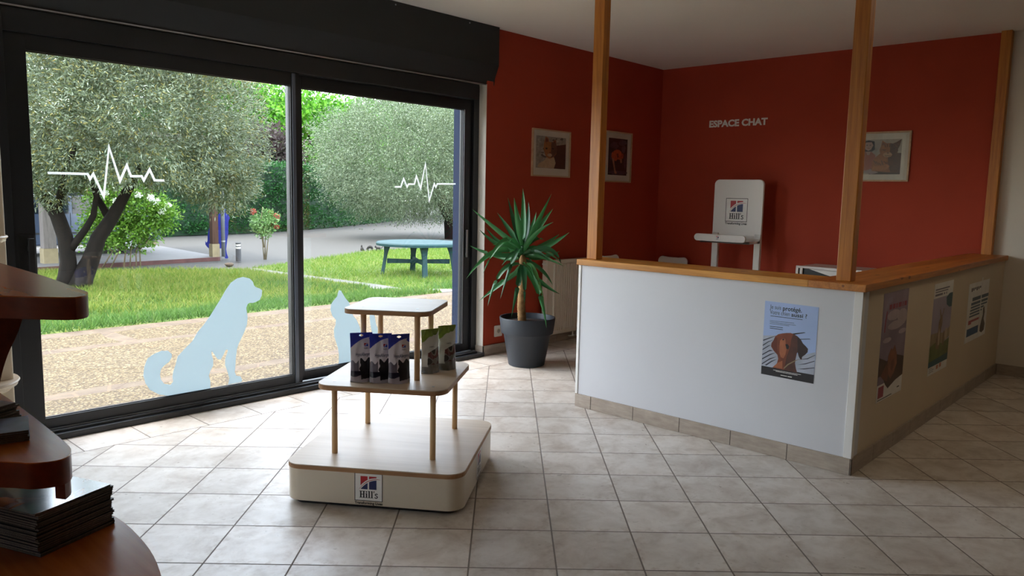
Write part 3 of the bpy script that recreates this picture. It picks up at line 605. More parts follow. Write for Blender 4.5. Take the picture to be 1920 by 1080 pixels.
def cat_cream(o, pn):
    mb = MB(); shape(pn, mb, [(0, 0), (1, 0), (1, 1), (0, 1)], 0, 0)
    rr = random.Random(3)
    for k in range(46):
        x, y = rr.uniform(.03, .97), rr.uniform(.18, .97); shape(pn, mb, blob(x, y, rr.uniform(.02, .06), rr.uniform(.015, .04), 9, .3, k), 1 + (k % 2), .0003 + .00001 * k)
    shape(pn, mb, [(.60, .72), (.80, .76), (1, .80), (1, 0), (.42, 0), (.55, .3)], 3, .001)
    mb.build('background_print', [plain('pic_leaf_litter', '9a9388', .5, 0, .3, 30), plain('pic_litter_dark', '5b5450', .5), plain('pic_litter_pale', 'b6aea2', .5), plain('pic_shade', '3c2420', .5, 0, .2, 8)], o)
    mb = MB()
    shape(pn, mb, [(.05, .02), (.60, .0), (.66, .18), (.60, .36), (.36, .36), (.25, .22), (.10, .14)], 1, .0015)
    shape(pn, mb, [(.24, .60), (.25, .76), (.29, .97), (.31, 1), (.40, .95), (.42, .83), (.54, .84), (.64, .93), (.66, .80), (.70, .64), (.68, .48), (.58, .36), (.44, .30), (.32, .38)], 0, .002)
    shape(pn, mb, [(.30, .82), (.31, .96), (.38, .92), (.40, .84)], 3, .0024); shape(pn, mb, [(.56, .83), (.63, .90), (.64, .80)], 3, .0024)
    shape(pn, mb, [(.50, .84), (.66, .82), (.70, .64), (.68, .50), (.58, .38), (.50, .34), (.49, .58)], 2, .0024)
    shape(pn, mb, blob(.34, .62, .035, .03, 12), 4, .003); shape(pn, mb, blob(.55, .63, .035, .03, 12), 4, .003)
    shape(pn, mb, [(.42, .52), (.50, .52), (.46, .47)], 3, .003); shape(pn, mb, blob(.45, .42, .08, .05, 14), 1, .0028)
    mb.build('cat_print', [plain('cat_ginger', 'a4683c', .5, 0, .2, 30), plain('cat_cream', 'bda283', .5, 0, .12, 30), plain('cat_grey_brown', '5f4236', .5, 0, .2, 30), plain('cat_pink_brown', '6a3328', .5), M['ink']], o)
def cat_walk(o, pn):
    mb = MB(); shape(pn, mb, [(0, 0), (1, 0), (1, 1), (0, 1)], 0, 0)
    for k, (x, y, rx, ry) in enumerate([(.75, .9, .2, .08), (.8, .72, .12, .1), (.3, .8, .2, .1), (.2, .5, .1, .12), (.9, .4, .07, .2), (.5, .06, .5, .06)]): shape(pn, mb, blob(x, y, rx, ry, 14, .3, k), 1, .0004 + .0001 * k)
    mb.build('background_print', [plain('pic_night', '1d1a1e', .5, 0, .4, 20), plain('pic_dusk', '45404a', .5, 0, .4, 16)], o)
    mb = MB()
    shape(pn, mb, [(.16, .50), (.18, .60), (.30, .66), (.42, .70), (.58, .69), (.68, .64), (.74, .56), (.76, .62), (.80, .55), (.79, .48), (.72, .45), (.66, .46), (.60, .42), (.50, .44), (.40, .38), (.28, .40), (.20, .44)], 0, .001)
    shape(pn, mb, [(.20, .46), (.30, .44), (.34, .30), (.40, .14), (.48, .06), (.42, .03), (.34, .06), (.30, .20), (.24, .34)], 1, .0012)
    shape(pn, mb, [(.62, .46), (.72, .45), (.73, .36), (.70, .33), (.64, .36)], 1, .0012)
    shape(pn, mb, [(.42, .58), (.52, .60), (.56, .50), (.48, .46)], 2, .0015); shape(pn, mb, blob(.69, .53, .02, .015, 10), 3, .0018); shape(pn, mb, blob(.75, .54, .02, .015, 10), 3, .0018)
    mb.build('cat_print', [plain('cat_orange', 'b9542a', .5, 0, .25, 30), plain('cat_pale_leg', 'b07a62', .5, 0, .2, 30), plain('cat_dark_flank', '6a2417', .5), M['ink']], o)
def cat_wink(o, pn):
    mb = MB(); shape(pn, mb, [(0, 0), (1, 0), (1, 1), (0, 1)], 0, 0)
    shape(pn, mb, [(.40, .30), (1, .40), (1, 0), (.35, 0)], 1, .0004)
    for k, q in enumerate(([(.0, .16), (.2, .22), (.45, .12), (.5, .02), (.3, .06), (.1, .02)], [(.1, .10), (.35, .17), (.55, .05), (.4, .0)])): shape(pn, mb, q, 2 + k, .0006 + .0003 * k)
    mb.build('background_print', [plain('pic_plaster', 'a79c90', .5, 0, .2, 9), plain('pic_dark_fur_shade', '33201a', .5), plain('pic_cushion_dark', '2c2627', .5), plain('pic_cushion_pale', '9a8a86', .5)], o)
    mb = MB()   # a printed person: pale face, dark hair, coral top
    shape(pn, mb, [(.16, .70), (.18, .95), (.30, .98), (.42, .95), (.44, .72), (.38, .66), (.22, .66)], 1, .0010)
    shape(pn, mb, [(.20, .84), (.24, .93), (.36, .93), (.40, .84), (.36, .72), (.30, .68), (.24, .72)], 0, .0014)
    shape(pn, mb, [(.05, .10), (.12, .55), (.24, .66), (.36, .66), (.46, .55), (.46, .20), (.3, .12)], 2, .0012); shape(pn, mb, [(.25, .66), (.35, .66), (.33, .56), (.28, .56)], 0, .0016)
    for x in (.265, .335): shape(pn, mb, blob(x, .845, .018, .012, 8), 1, .0018)
    shape(pn, mb, blob(.30, .755, .025, .010, 8), 2, .0018)
    mb.build('person_print', [plain('pic_skin', 'b39384', .5), plain('pic_hair', '2a2021', .5), plain('pic_coral', '9c5b4b', .5, 0, .2, 10)], o)
    mb = MB()
    shape(pn, mb, [(.40, .10), (.40, .34), (.47, .50), (.56, .60), (.90, .62), (1, .58), (1, .05), (.70, .06)], 0, .0018)
    shape(pn, mb, [(.72, .62), (1, .60), (1, .05), (.80, .06), (.74, .3)], 1, .0020)
    shape(pn, mb, [(.55, .70), (.57, .86), (.585, .97), (.66, .90), (.72, .86)], 0, .0022); shape(pn, mb, [(.78, .86), (.88, .91), (.985, .99), (.96, .82), (.92, .70)], 1, .0022)
    shape(pn, mb, [(.585, .78), (.595, .93), (.65, .87)], 4, .0023); shape(pn, mb, [(.86, .87), (.96, .95), (.94, .82)], 4, .0023)
    shape(pn, mb, blob(.735, .69, .195, .20, 26), 0, .0024)
    shape(pn, mb, [(.76, .89), (.85, .85), (.92, .75), (.93, .66), (.88, .55), (.80, .49), (.76, .6)], 1, .0026)
    shape(pn, mb, blob(.715, .56, .095, .075, 18, .04, 2), 2, .0028); shape(pn, mb, [(.69, .625), (.75, .625), (.72, .585)], 4, .0032)
    for q in stroke([(.60, .715), (.635, .69), (.67, .70)], .018) + stroke([(.78, .70), (.83, .72), (.875, .76)], .016) + stroke([(.655, .545), (.69, .52), (.72, .54), (.755, .52), (.79, .54)], .012): shape(pn, mb, q, 3, .0032)
    for x, dx in ((.66, -.02), (.70, -.005), (.745, .005), (.79, .02)): shape(pn, mb, stroke([(x, .775), (x + dx, .86)], .016)[0], 3, .0030)
    for k in range(9): shape(pn, mb, stroke([(.43 + .055 * k, .40 - .03 * (k % 3)), (.49 + .055 * k, .30 - .03 * (k % 4)), (.50 + .055 * k, .2)], .02)[0], 1 if k < 5 else 4, .0026)
    shape(pn, mb, [(.42, .12), (.56, .10), (.74, .16), (.78, .24), (.70, .28), (.55, .24), (.43, .24)], 5, .0030)
    mb.build('cat_print', [plain('cat_tabby', '8f5a34', .5, 0, .3, 30), plain('cat_tabby_dark', '4a2b1c', .5, 0, .3, 25), plain('cat_muzzle', 'b48f70', .5), plain('cat_line', '1f1413', .5), plain('cat_fur_umber', '5e3420', .5, 0, .3, 30), plain('cat_paw', 'a06a42', .5, 0, .25, 28)], o)
PYW = YW
f1 = empty('framed_picture', (5.55, YW, 1.58), 'framed photo of a ginger and cream cat among leaves, above the yucca', 'picture', 'framed cat photographs')
framed(f1, plane((5.24, PYW, 1.578), (1, 0, 0), (0, 0, 1), (0, -1, 0)), .545, .428, .012, .045, .065, .05, .05, cat_cream)
f2 = empty('framed_picture', (6.6, YW, 1.56), 'narrow framed photo of an orange cat walking in the dark, near the room corner', 'picture', 'framed cat photographs')
framed(f2, plane((6.34, PYW, 1.556), (1, 0, 0), (0, 0, 1), (0, -1, 0)), .47, .51, .012, .055, .06, .06, .055, cat_walk)
f3 = empty('framed_picture', (XB, 2.36, 1.59), 'framed photo of a tabby cat beside a person, on the back wall', 'picture', 'framed cat photographs')
framed(f3, plane((XB, 2.64, 1.592), (0, -1, 0), (0, 0, 1), (-1, 0, 0)), .55, .443, .014, .06, .05, .06, .055, cat_wink)

# wall lettering
mb = MB(); fnl = plane((XB - .001, 4.062, 0), (0, -1, 0), (0, 0, 1), (-1, 0, 0))
put_text(mb, 'ESPACE CHAT', fnl, 0, .638, 2.150, 2.217, 0, .045, .003)
vs = mb.v; tag(mb.build('wall_lettering', M['letter']), 'white capital letters ESPACE CHAT on the red back wall', 'lettering', kind='thing')

# ------------------------------------------------------------------ radiator, socket
ra = empty('radiator', (5.7, 4.6, .1), 'cream ribbed panel radiator on the red wall behind the yucca', 'radiator')
RX0, RX1 = 5.40, 6.20
MB().box(RX0, 4.555, .10, RX1, 4.567, .805).box(RX0, 4.60, .10, RX1, 4.612, .805).build('panel', M['rad'], ra, bevel=.003)
mb = MB(); n = int((RX1 - RX0 - .10) / .0333)
for k in range(n):
    x = RX0 + .085 + k * .0333; mb.add([(x, 4.5555, .135), (x + .005, 4.541, .14), (x + .020, 4.541, .14), (x + .025, 4.5555, .135), (x, 4.5555, .77), (x + .005, 4.541, .765), (x + .020, 4.541, .765), (x + .025, 4.5555, .77)],
        [(0, 1, 5, 4), (1, 2, 6, 5), (2, 3, 7, 6), (4, 5, 6, 7), (3, 2, 1, 0)])
mb.build('ribs', M['rad'], ra)
mb = MB()
for k in range(40):
    x = RX0 + .01 + k * (RX1 - RX0 - .02) / 40; mb.box(x, 4.568, .797, x + .004, 4.60, .807)
mb.box(RX0 - .002, 4.553, .10, RX0 + .003, 4.614, .808)
mb.build('top_grille', M['rad'], ra)
for x in (RX0 + .12, RX1 - .12): MB().box(x, 4.610, .25, x + .03, YW - .001, .70).build('bracket', M['rad'], ra)
MB().tube([(RX0 - .002, 4.585, .775), (RX0 - .02, 4.585, .775), (RX0 - .035, 4.585, .775)], [.012, .012, .009], 10).build('bleed_valve', M['white_plastic'], ra)
for q in (.30, .36): MB().tube([(RX1 - q, 4.585, .105), (RX1 - q, 4.585, .05), (RX1 - q, 4.62, .04), (RX1 - q, YW - .002, .04)], .009, 8).build('pipe', M['white_plastic'], ra)
so = empty('wall_socket', (4.848, YW, .15), 'white wall socket low on the red wall beside the plant pot', 'socket')
fs_ = plane((4.80, YW, .152), (1, 0, 0), (0, 0, 1), (0, -1, 0))
MB().prism(rrect(.095, .10, .008, 4, .0475, .05), fs_, 0, .010).build('plate', M['white_plastic'], so, bevel=.002)
mb = MB(); mb.prism(arc_poly(.0475, .05, .024, 0, 345, 23), fs_, .0101, .0125); mb.build('outlet_ring', M['cream'], so)
mb = MB(); mb.prism(arc_poly(.0475, .05, .019, 0, 345, 23), fs_, .0126, .0130)
mb.build('recess', plain('socket_recess', 'a9a49b', .6), so)
mb = MB()
for a, b in ((.040, .05), (.055, .05), (.0475, .062)): mb.prism(arc_poly(a, b, .0028, 0, 320, 8), fs_, .0131, .0136)
mb.build('pin_holes', M['black'], so)

# ------------------------------------------------------------------ yucca in a pot
yu = empty('potted_yucca', (4.70, 4.17, 0), 'tall yucca plant in a slate grey pot between the glass door and the radiator', 'potted plant')
mb = MB().lathe([(.140, 0), (.150, .004), (.196, .265), (.200, .27), (.216, .272), (.232, .395), (.230, .402), (.222, .402), (.214, .36), (.19, .355)], (4.70, 4.17, .001), 56, cap=False)
mb.add([(4.70 + .14 * math.cos(2 * PI * k / 40), 4.17 + .14 * math.sin(2 * PI * k / 40), .001) for k in range(40)], [list(range(39, -1, -1))])
mb.build('pot', M['pot'], yu, smooth=True, auto=35)
MB().lathe([(.214, .352), (.15, .362), (.06, .37), (0.002, .372)], (4.70, 4.17, .001), 40, cap=False).build('soil', M['soil'], yu, smooth=True)
T = D['trunk']; tp = []; tr_ = []
for i in range(49):
    s = i / 48 * (len(T) - 1); k = min(int(s), len(T) - 2); f_ = s - k
    tp.append(Vector(T[k]).lerp(Vector(T[k + 1]), f_)); tr_.append((.034 - .008 * i / 48) * (1 + .10 * (i % 2)))
tp[0].z = .34
tp = [p_ for p_ in tp if p_.z < .93]; tr_ = tr_[:len(tp)]; tr_[-1] = .012; tr_[-2] = .02
MB().tube(tp, tr_, 14).build('trunk', wood('yucca_bark', '6a4a2c', 'a98458', 0, .8, 20, 0, 0, .2, .5), yu, smooth=True)
mb = MB(); rr = random.Random(11); LV = list(D['leaves']); CAMP = Vector((0, 0, 1.4008))
for k in range(9):
    a_ = k * 2.4; el = rr.uniform(-.3, 1.2); ln_ = rr.uniform(.20, .34); zb = rr.uniform(.84, .97)
    o_ = Vector((math.cos(a_) * math.cos(el), math.sin(a_) * math.cos(el), math.sin(el))); c0 = Vector((4.667, 4.207, zb))
    LV.append((c0 + o_ * .012, c0 + o_ * ln_ * .5 + Vector((0, 0, .03)), c0 + o_ * ln_ - Vector((0, 0, .03))))
for b_, m_, t_ in LV:
    b_, m_, t_ = Vector(b_), Vector(m_), Vector(t_); c_ = m_ * 2 - (b_ + t_) * .5
    N = 16; vs = []; ax = Vector((T[-1][0], T[-1][1], b_.z))
    tw = rr.uniform(-.35, .35)
    for i in range(N + 1):
        u = i / N; p = b_ * (1 - u) ** 2 + c_ * 2 * u * (1 - u) + t_ * u * u
        tg = ((c_ - b_) * 2 * (1 - u) + (t_ - c_) * 2 * u).normalized()
        out = Vector((p.x - ax.x, p.y - ax.y, 0)); out = out.normalized() if out.length > .01 else Vector((0, -1, 0))
        upv = Vector((0, 0, 1)) if abs(tg.z) < .85 else -out
        sd = tg.cross(upv).normalized(); sv_ = tg.cross((p - CAMP).normalized()); sv_ = sv_ if sv_.dot(sd) > 0 else -sv_; sd = (sd * .45 + sv_ * .75).normalized(); nr = sd.cross(tg).normalized()
        sd2 = sd * math.cos(tw) + nr * math.sin(tw); nr2 = nr * math.cos(tw) - sd * math.sin(tw)
        w = .0235 * (min(1, .45 + u * 2.2)) * (1 - max(0, (u - .35) / .65) ** 1.7) + .0004
        vs += [p + sd2 * w, p + sd2 * w * .5 - nr2 * w * .26, p - nr2 * w * .40, p - sd2 * w * .5 - nr2 * w * .26, p - sd2 * w]
    fs = []
    for i in range(N):
        for k in range(4): a = i * 5 + k; fs.append((a, a + 1, a + 6, a + 5))
    mb.add(vs, fs)
mb.build('leaves', leafmat('yucca_leaf', ['1f4a2a', '2f6b35', '3c7a44', '285a38', '63913f'], .38, .18, .5), yu, smooth=True)

# ------------------------------------------------------------------ three-tier display
po = empty('display_stand', (2.316, 2.891, 0), 'three-tier birch display stand on a cream base in the middle of the tiled floor', 'display stand', rz=math.radians(-55))
xyz = lambda a, b, d: (a, b, d)
L_ = dict(parent=po, local=True)
MB().prism(rrect(.815, .825, .075, 8), xyz, .022, .168).build('base', M['podium'], smooth=True, auto=30, **L_)
MB().prism(rrect(.76, .77, .06, 6), xyz, .0005, .022).build('plinth', M['black'], **L_)
def board(w, h, r, z0, z1, name):
    o = MB().prism(rrect(w, h, r, 8), xyz, z0, z1 - .0045).build(name, M['ply_edge'], **L_)
    q = MB().prism(rrect(w, h, r, 8), xyz, z1 - .0045, z1); q.build('laminate_top', M['birch'], parent=o, local=True, bevel=.0015)
    return o
board(.82, .83, .078, .168, .190, 'base_board')
board(.61, .62, .075, .506, .530, 'middle_shelf')
board(.415, .435, .06, .845, .868, 'top_shelf')
for x in (-.234, .234):
    for y in (-.237, .240): MB().tube([(x, y, .190), (x, y, .506)], .0135, 14).build('rod', M['beech'], smooth=True, **L_)
for x in (-.13, .13):
    for y in (-.13, .13): MB().tube([(x, y, .530), (x, y, .845)], .0135, 14).build('rod', M['beech'], smooth=True, **L_)
mb = MB()
for z, q in ((.8682, .13), (.5302, .234)):
    for x in (-q, q):
        for y in (-q, q): mb.prism(arc_poly(x, y, .007, 0, 330, 11), xyz, z, z + .0008)
mb.build('bolt_heads', M['rail'], **L_)
class Loc:  # plane in the stand's own axes
    pass
logo(po, plane(Vector((-.076, -.4130, .042)), (1, 0, 0), (0, 0, 1), (0, -1, 0)), .128)
logo(po, plane(Vector((.4080, -.064, .042)), (0, 1, 0), (0, 0, 1), (1, 0, 0)), .128)
for ch in po.children:
    if ch.name.startswith('logo'):
        off = Vector(po.location)          # these were given in local axes
        for v in ch.data.vertices: v.co += off

def on_stand(a, b, z=.530):
    t = math.radians(-55); return (2.316 + a * math.cos(t) - b * math.sin(t), 2.891 + a * math.sin(t) + b * math.cos(t), z)

# ------------------------------------------------------------------ pouches on the middle tier
def pouch(name, w, h, T, region, mats, label, parts=None, lean=0.0, seed=0, label_fn=None, crumple=.0):
    root = empty(name, (0, 0, 0), label, 'pet food pouch')
    nu, nv = 64, 128; rr = random.Random(seed)
    def surf(u, v, s):
        x = (u - .5) * w * (1 - .05 * math.sin(v * PI)); z = v * h
        t = T * (1 - max(0, v - .02) / .86) ** .75 if v < .86 else 0.0
        t = max(t, .0016)
        e = abs(2 * u - 1); prof = (1 - e ** 3.2 * .92)
        y = s * t / 2 * prof
        y += lean * (v ** 1.5) + crumple * mnoise.noise(Vector((u * 4 + seed, v * 5, s * 3.0)))
        if v < .10: z += .006 * (e ** 2) * (1 - v / .10) if s < 0 else 0
        return (x, y, z)
    mb = MB()
    for s in (-1, 1):
        b0 = len(mb.v)
        mb.v.extend([surf(i / nu, j / nv, s) for j in range(nv + 1) for i in range(nu + 1)])
        for j in range(nv):
            for i in range(nu):
                u, v = (i + .5) / nu, (j + .5) / nv
                if ((u - .5) / .10) ** 2 + ((v - .945) / .02) ** 2 < 1 and parts != 'nohole': continue
                a = b0 + j * (nu + 1) + i; q = [a, a + 1, a + nu + 2, a + nu + 1]
                mb.f.append(q if s < 0 else q[::-1]); mb.mi.append(region(u, v) if s < 0 else region(1 - u, v) if label_fn == 'both' else region(.02, v))
    nn = (nu + 1) * (nv + 1)
    for j in range(nv):
        for i in (0, nu):
            a = j * (nu + 1) + i; mb.f.append([a, a + nu + 1, a + nu + 1 + nn, a + nn]); mb.mi.append(1)
    for i in range(nu): mb.f.append([i, i + 1, i + 1 + nn, i + nn]); mb.mi.append(1)
    o = mb.build('pouch', mats, parent=root, local=True, smooth=True)
    fn = lambda a, b, d=0.0: (lambda p: (p[0], p[1] - .0007 - d, p[2]))(surf(a, b, -1))
    return root, fn
def blue_region(u, v):
    if v > .69 + .215 * (1 - (1 - u) ** 2.2): return 0
    if v < .135 - .02 * math.sin(u * 9): return 4 if u < .46 or v < .04 + .05 * u else 2
    if v < .235 and u < .45: return 5
    edge = .46 + .035 * math.sin(u * 17) - (.10 if u < .42 else 0)
    if .34 < u < .99 and v < edge and (u > .42 + .04 * math.sin(v * 40)): return 2
    if u < .36 and v < .42 + .03 * math.sin(u * 21): return 3
    return 1
pm = [plain('pouch_navy', '2c36a4', .32, 0, .15, 14), plain('pouch_silver_white', 'd8d0d6', .30, 0, .08, 10), plain('pouch_dog_photo', '17131a', .38, 0, .5, 22), plain('pouch_grey_fade', '6b6470', .35, 0, .3, 14), plain('pouch_foot', '9d949b', .3, 0, .15, 10), plain('pouch_band', '15132a', .35)]
green_cols = [plain('pouch_green', '7f9a3a', .35, 0, .3, 25), plain('pouch_pale', 'c8c9c0', .32, 0, .12, 12), plain('pouch_maroon', '5a2a26', .35, 0, .4, 25), plain('pouch_grey', '77756f', .35, 0, .3, 25), plain('pouch_dark', '2c2422', .4, 0, .4, 30)]
def green_region(u, v):
    n = mnoise.noise(Vector((u * 3.1, v * 5.3, 2.0)))
    if v > .70 + .25 * u + .05 * n: return 0
    if v > .95: return 0
    if .10 < v < .42 + .16 * u and u > .25 + .1 * n:
        return 2 if n > -.02 and v > .2 else 4 if n < -.2 else 3
    if v < .16: return 3
    return 1
b0, fnb = pouch('treat_pouch', .103, .228, .048, blue_region, pm, 'blue and white treat pouch, first in the row on the display', lean=.006, crumple=.006, seed=4)
mb = MB()
for q, mi in (([(.60, .715), (.82, .715), (.82, .80), (.60, .80)], 3), ([(.62, .735), (.62, .79), (.70, .79), (.70, .765)], 1), ([(.72, .775), (.72, .79), (.80, .79), (.80, .785)], 1), ([(.63, .73), (.70, .755), (.70, .725), (.63, .725)], 2), ([(.72, .762), (.80, .775), (.80, .725), (.72, .725)], 2)):
    mb.poly([fnb(a, b, .0003 * (mi != 3)) for a, b in q], mi)
put_text(mb, "Hill's", fnb, .62, .80, .672, .705, 0, .01, .0002)
mb.build('emblem', [M['ink'], M['redprint'], plain('emblem_blue', '2440a0', .4), M['paper']], b0, local=True)
mb = MB(); put_text(mb, 'HypoAllergenic', fnb, .22, .985, .535, .600, 0, .012, .0003)
mb.build('lettering', M['navy'], b0, local=True)
for a, b in ((.26, .33), (.55, .60)): pass
g0, fng = pouch('treat_pouch', .098, .215, .066, green_region, green_cols, 'green topped pouch with a pale front, beside the display rod', parts='nohole', lean=.004, crumple=.011, seed=9)
mb = MB(); put_text(mb, 'Hill\'s', fng, .40, .66, .585, .62, 0, .01, .0004); mb.build('lettering', M['ink'], g0, local=True)
for k, (a, b, r_, lb) in enumerate([(-.114, -.206, 26, 'blue and white treat pouch, leftmost of the three on the display'), (-.022, -.206, 24, 'blue and white treat pouch in the middle of the row of three'), (.064, -.200, 32, 'blue and white treat pouch touching the front display rod')]):
    o = b0 if k == 0 else copy_tree(b0); o.location = on_stand(a, b); o.rotation_euler = (0, 0, math.radians(r_ - 55)); o['label'] = lb; o['group'] = 'treat pouches on the display'
for k, (a, b, r_, lb) in enumerate([(.150, .040, 44, 'green topped pouch nearer the front rod on the display'), (.215, .128, 40, 'green topped pouch furthest along the display, beside the door frame')]):
    o = g0 if k == 0 else copy_tree(g0); o.location = on_stand(a, b); o.rotation_euler = (0, 0, math.radians(r_ - 55)); o['label'] = lb; o['group'] = 'treat pouches on the display'
    if k: o.scale = (1, 1, 1.03)

# ------------------------------------------------------------------ white stand with emblem behind the counter
sa = empty('scale_stand', (7.1, 3.55, 0), 'white upright stand with an emblem panel and a front bar behind the counter', 'stand')
XP = 7.10
fnp = plane((XP, 3.815, 0), (0, -1, 0), (0, 0, 1), (-1, 0, 0))
out = [(0, 1.06)] + [(.52, 1.06)] + arc_poly(.52 - .05, 1.60 - .05, .05, 0, 90, 7) + arc_poly(.05, 1.60 - .05, .05, 90, 180, 7)
MB().prism(out, fnp, -.028, 0).build('back_panel', M['white'], sa, smooth=True, auto=40, bevel=.004)
mb = MB(); N = 10; pr_ = [(XP, 1.075)] + [(XP - .06 + .06 * math.cos(math.radians(90 * k / N)), 1.065 - .06 * math.sin(math.radians(90 * k / N))) for k in range(1, N + 1)] + [(XP - .24, 1.005)]
for (xa, za), (xb, zb) in zip(pr_[:-1], pr_[1:]): mb.add([(xa, 3.815, za), (xa, 3.295, za), (xb, 3.295, zb), (xb, 3.815, zb), (xa + .02, 3.815, za - .02), (xa + .02, 3.295, za - .02), (xb, 3.295, zb - .025), (xb, 3.815, zb - .025)], [(0, 1, 2, 3), (7, 6, 5, 4), (1, 5, 6, 2), (0, 3, 7, 4)])
mb.build('curved_shelf', M['white'], sa, smooth=True, auto=40)
fb = plane((XP - .245, 3.875, 1.0), (0, -1, 0), (0, 0, 1), (-1, 0, 0))
MB().prism(rrect(.545, .070, .0345, 8, .2725, .028), fb, -.012, .012).build('front_bar', M['white_plastic'], sa, bevel=.003)
for y in (3.775, 3.325): MB().box(XP - .015, y - .032, .03, XP + .025, y + .032, 1.07).build('leg', M['white_plastic'], sa, bevel=.004)
MB().box(XP - .30, 3.30, 0.001, XP + .05, 3.81, .03).build('foot_plate', M['white'], sa, bevel=.004)
logo(sa, plane((XP - .0005, 3.815 - .135, 1.185), (0, -1, 0), (0, 0, 1), (-1, 0, 0)), .232)
logo(sa, plane((XP - .245 - .0125, 3.875 - .235, 1.006), (0, -1, 0), (0, 0, 1), (-1, 0, 0)), .046, tagline=False, board=True)

# ------------------------------------------------------------------ seats and a bin behind the counter (only their tops show)
def chair(loc, rz, label):
    c = empty('visitor_chair', loc, label, 'chair', 'white chairs behind the counter', rz)
    k = dict(parent=c, local=True)
    MB().prism(rrect(.42, .42, .06, 6), xyz, .43, .455).build('seat', M['white_plastic'], bevel=.006, **k)
    pts = [(-.16, .48), (.16, .48)] + arc_poly(.13, .725, .05, -10, 90, 6) + [(.06, .768), (-.06, .768)] + arc_poly(-.13, .725, .05, 90, 190, 6)
    MB().prism(pts, lambda a, b, d: (a, .19 + d + (b - .48) * .12, b), 0, .02).build('backrest', M['white_plastic'], bevel=.005, smooth=True, auto=40, **k)
    for x in (-.14, .14): MB().tube([(x, .18, .43), (x, .21, .50)], .012, 8).build('back_support', M['rail'], **k)
    for x in (-.18, .18):
        for y in (-.18, .18): MB().tube([(x * 1.1, y * 1.1, .001), (x, y, .43)], .012, 10).build('leg', M['rail'], smooth=True, **k)
    return c
chair((7.05, 4.365, 0), -PI / 2, 'white chair back showing over the counter below the room corner')
chair((6.40, 4.36, 0), 0.0, 'white chair back showing over the counter beside the end post')
for o in COL.objects:
    if o.name.startswith('visitor_chair.'): o.scale = (1, 1, 1.05)
bi = empty('pet_crate', (7.1, 2.56, 0), 'white crate with a dark opening behind the counter, beside the corner post', 'crate')
kx, ky0, ky1, kz = 6.90, 2.265, 2.850, .812
MB().box(kx + .03, ky0, .34, 7.34, ky1, kz).build('shell', M['white_plastic'], bi, bevel=.02, seg=3)
fk = plane((kx + .028, ky1, 0), (0, -1, 0), (0, 0, 1), (-1, 0, 0)); W_ = ky1 - ky0
MB().prism([(.02, .36), (W_ - .02, .36), (W_ - .02, kz - .02), (.02, kz - .02)], fk, .001, .006).build('dark_opening', M['black'], bi)
mb = MB()
for q in ([(0, .34), (.022, .34), (.022, kz), (0, kz)], [(.038, .34), (.062, .34), (.062, kz - .004), (.038, kz - .004)], [(W_ - .03, .34), (W_, .34), (W_, kz), (W_ - .03, kz)], [(.0, kz - .014), (W_, kz - .03), (W_, kz + .004), (.0, kz + .004)], [(0, .34), (W_, .34), (W_, .37), (0, .37)]): mb.prism(q, fk, .0065, .028)
mb.build('front_frame', M['white_plastic'], bi, bevel=.004)
MB().prism([(.11, kz - .018), (W_ - .03, kz - .034), (W_ - .03, kz - .16), (.36, kz - .085)], fk, .0066, .012).build('inner_flap', M['white_plastic'], bi)
for x in (kx + .06, 7.30):
    for y in (ky0 + .04, ky1 - .04): MB().box(x - .02, y - .02, .001, x + .02, y + .02, .34).build('leg', M['rail'], bi)

# ------------------------------------------------------------------ the tiered cherry desk in the foreground
dk = empty('reception_desk', (.1, 1.7, 0), 'dark cherry reception desk with rounded stepped tops in the front left corner', 'desk')
def slab(name, pts, z0, z1, m_top, m_edge, bev=.006):
    o = MB().prism(pts, xyz, z0, z1 - .002).build(name, m_edge, dk, smooth=True, auto=35)
    MB().prism(pts, xyz, z1 - .002, z1).build('polished_top', m_top, o)
    return o
def smooth_path(pts, n=4):
    """Catmull-Rom through open list"""
    o = []
    for i in range(len(pts) - 1):
        p0 = Vector(pts[max(i - 1, 0)]); p1 = Vector(pts[i]); p2 = Vector(pts[i + 1]); p3 = Vector(pts[min(i + 2, len(pts) - 1)])
        for k in range(n):
            t = k / n
            q = .5 * ((2 * p1) + (p2 - p0) * t + (2 * p0 - 5 * p1 + 4 * p2 - p3) * t * t + (3 * p1 - p0 - 3 * p2 + p3) * t ** 3); o.append((q.x, q.y))
    o.append(tuple(pts[-1])); return o
low = smooth_path([(-.5, 2.5), (-.1, 2.3), (.2, 2.06), (.42, 1.87), (.53, 1.75), (.564, 1.63), (.558, 1.47), (.532, 1.337), (.48, 1.19), (.40, 1.05), (.28, .92), (.1, .82), (-.2, .76), (-.6, .74)]) + [(-1.1, .9), (-1.1, 2.5)]
slab('desktop', low, .685, .72, M['cherry'], M['cherry_dark'])
mid = [(-.6, 2.7), (.15, 2.7), (.40, 2.35)] + smooth_path([(.438, 2.15), (.440, 1.85), (.436, 1.65), (.430, 1.48), (.422, 1.414), (.397, 1.380), (.357, 1.393), (.323, 1.436), (.20, 1.56), (.0, 1.75), (-.3, 2.0), (-.6, 2.2)])
slab('middle_tier', mid, .905, .95, M['cherry'], M['cherry_dark'])
ring = smooth_path([(.436, 2.15), (.438, 1.85), (.434, 1.65), (.428, 1.48), (.420, 1.416), (.402, 1.388)])
MB().prism(ring + [(.392, 1.405), (.404, 1.43), (.410, 1.48), (.416, 1.65), (.418, 1.85), (.416, 2.15)], xyz, .876, .9045).build('apron', M['cherry_dark'], dk, smooth=True, auto=35)
MB().prism([(-.6, 2.6), (.15, 2.6), (.30, 2.25), (.27, 2.02), (.10, 2.0), (-.6, 2.4)], xyz, .72, .9045).build('riser', M['cherry_dark'], dk)
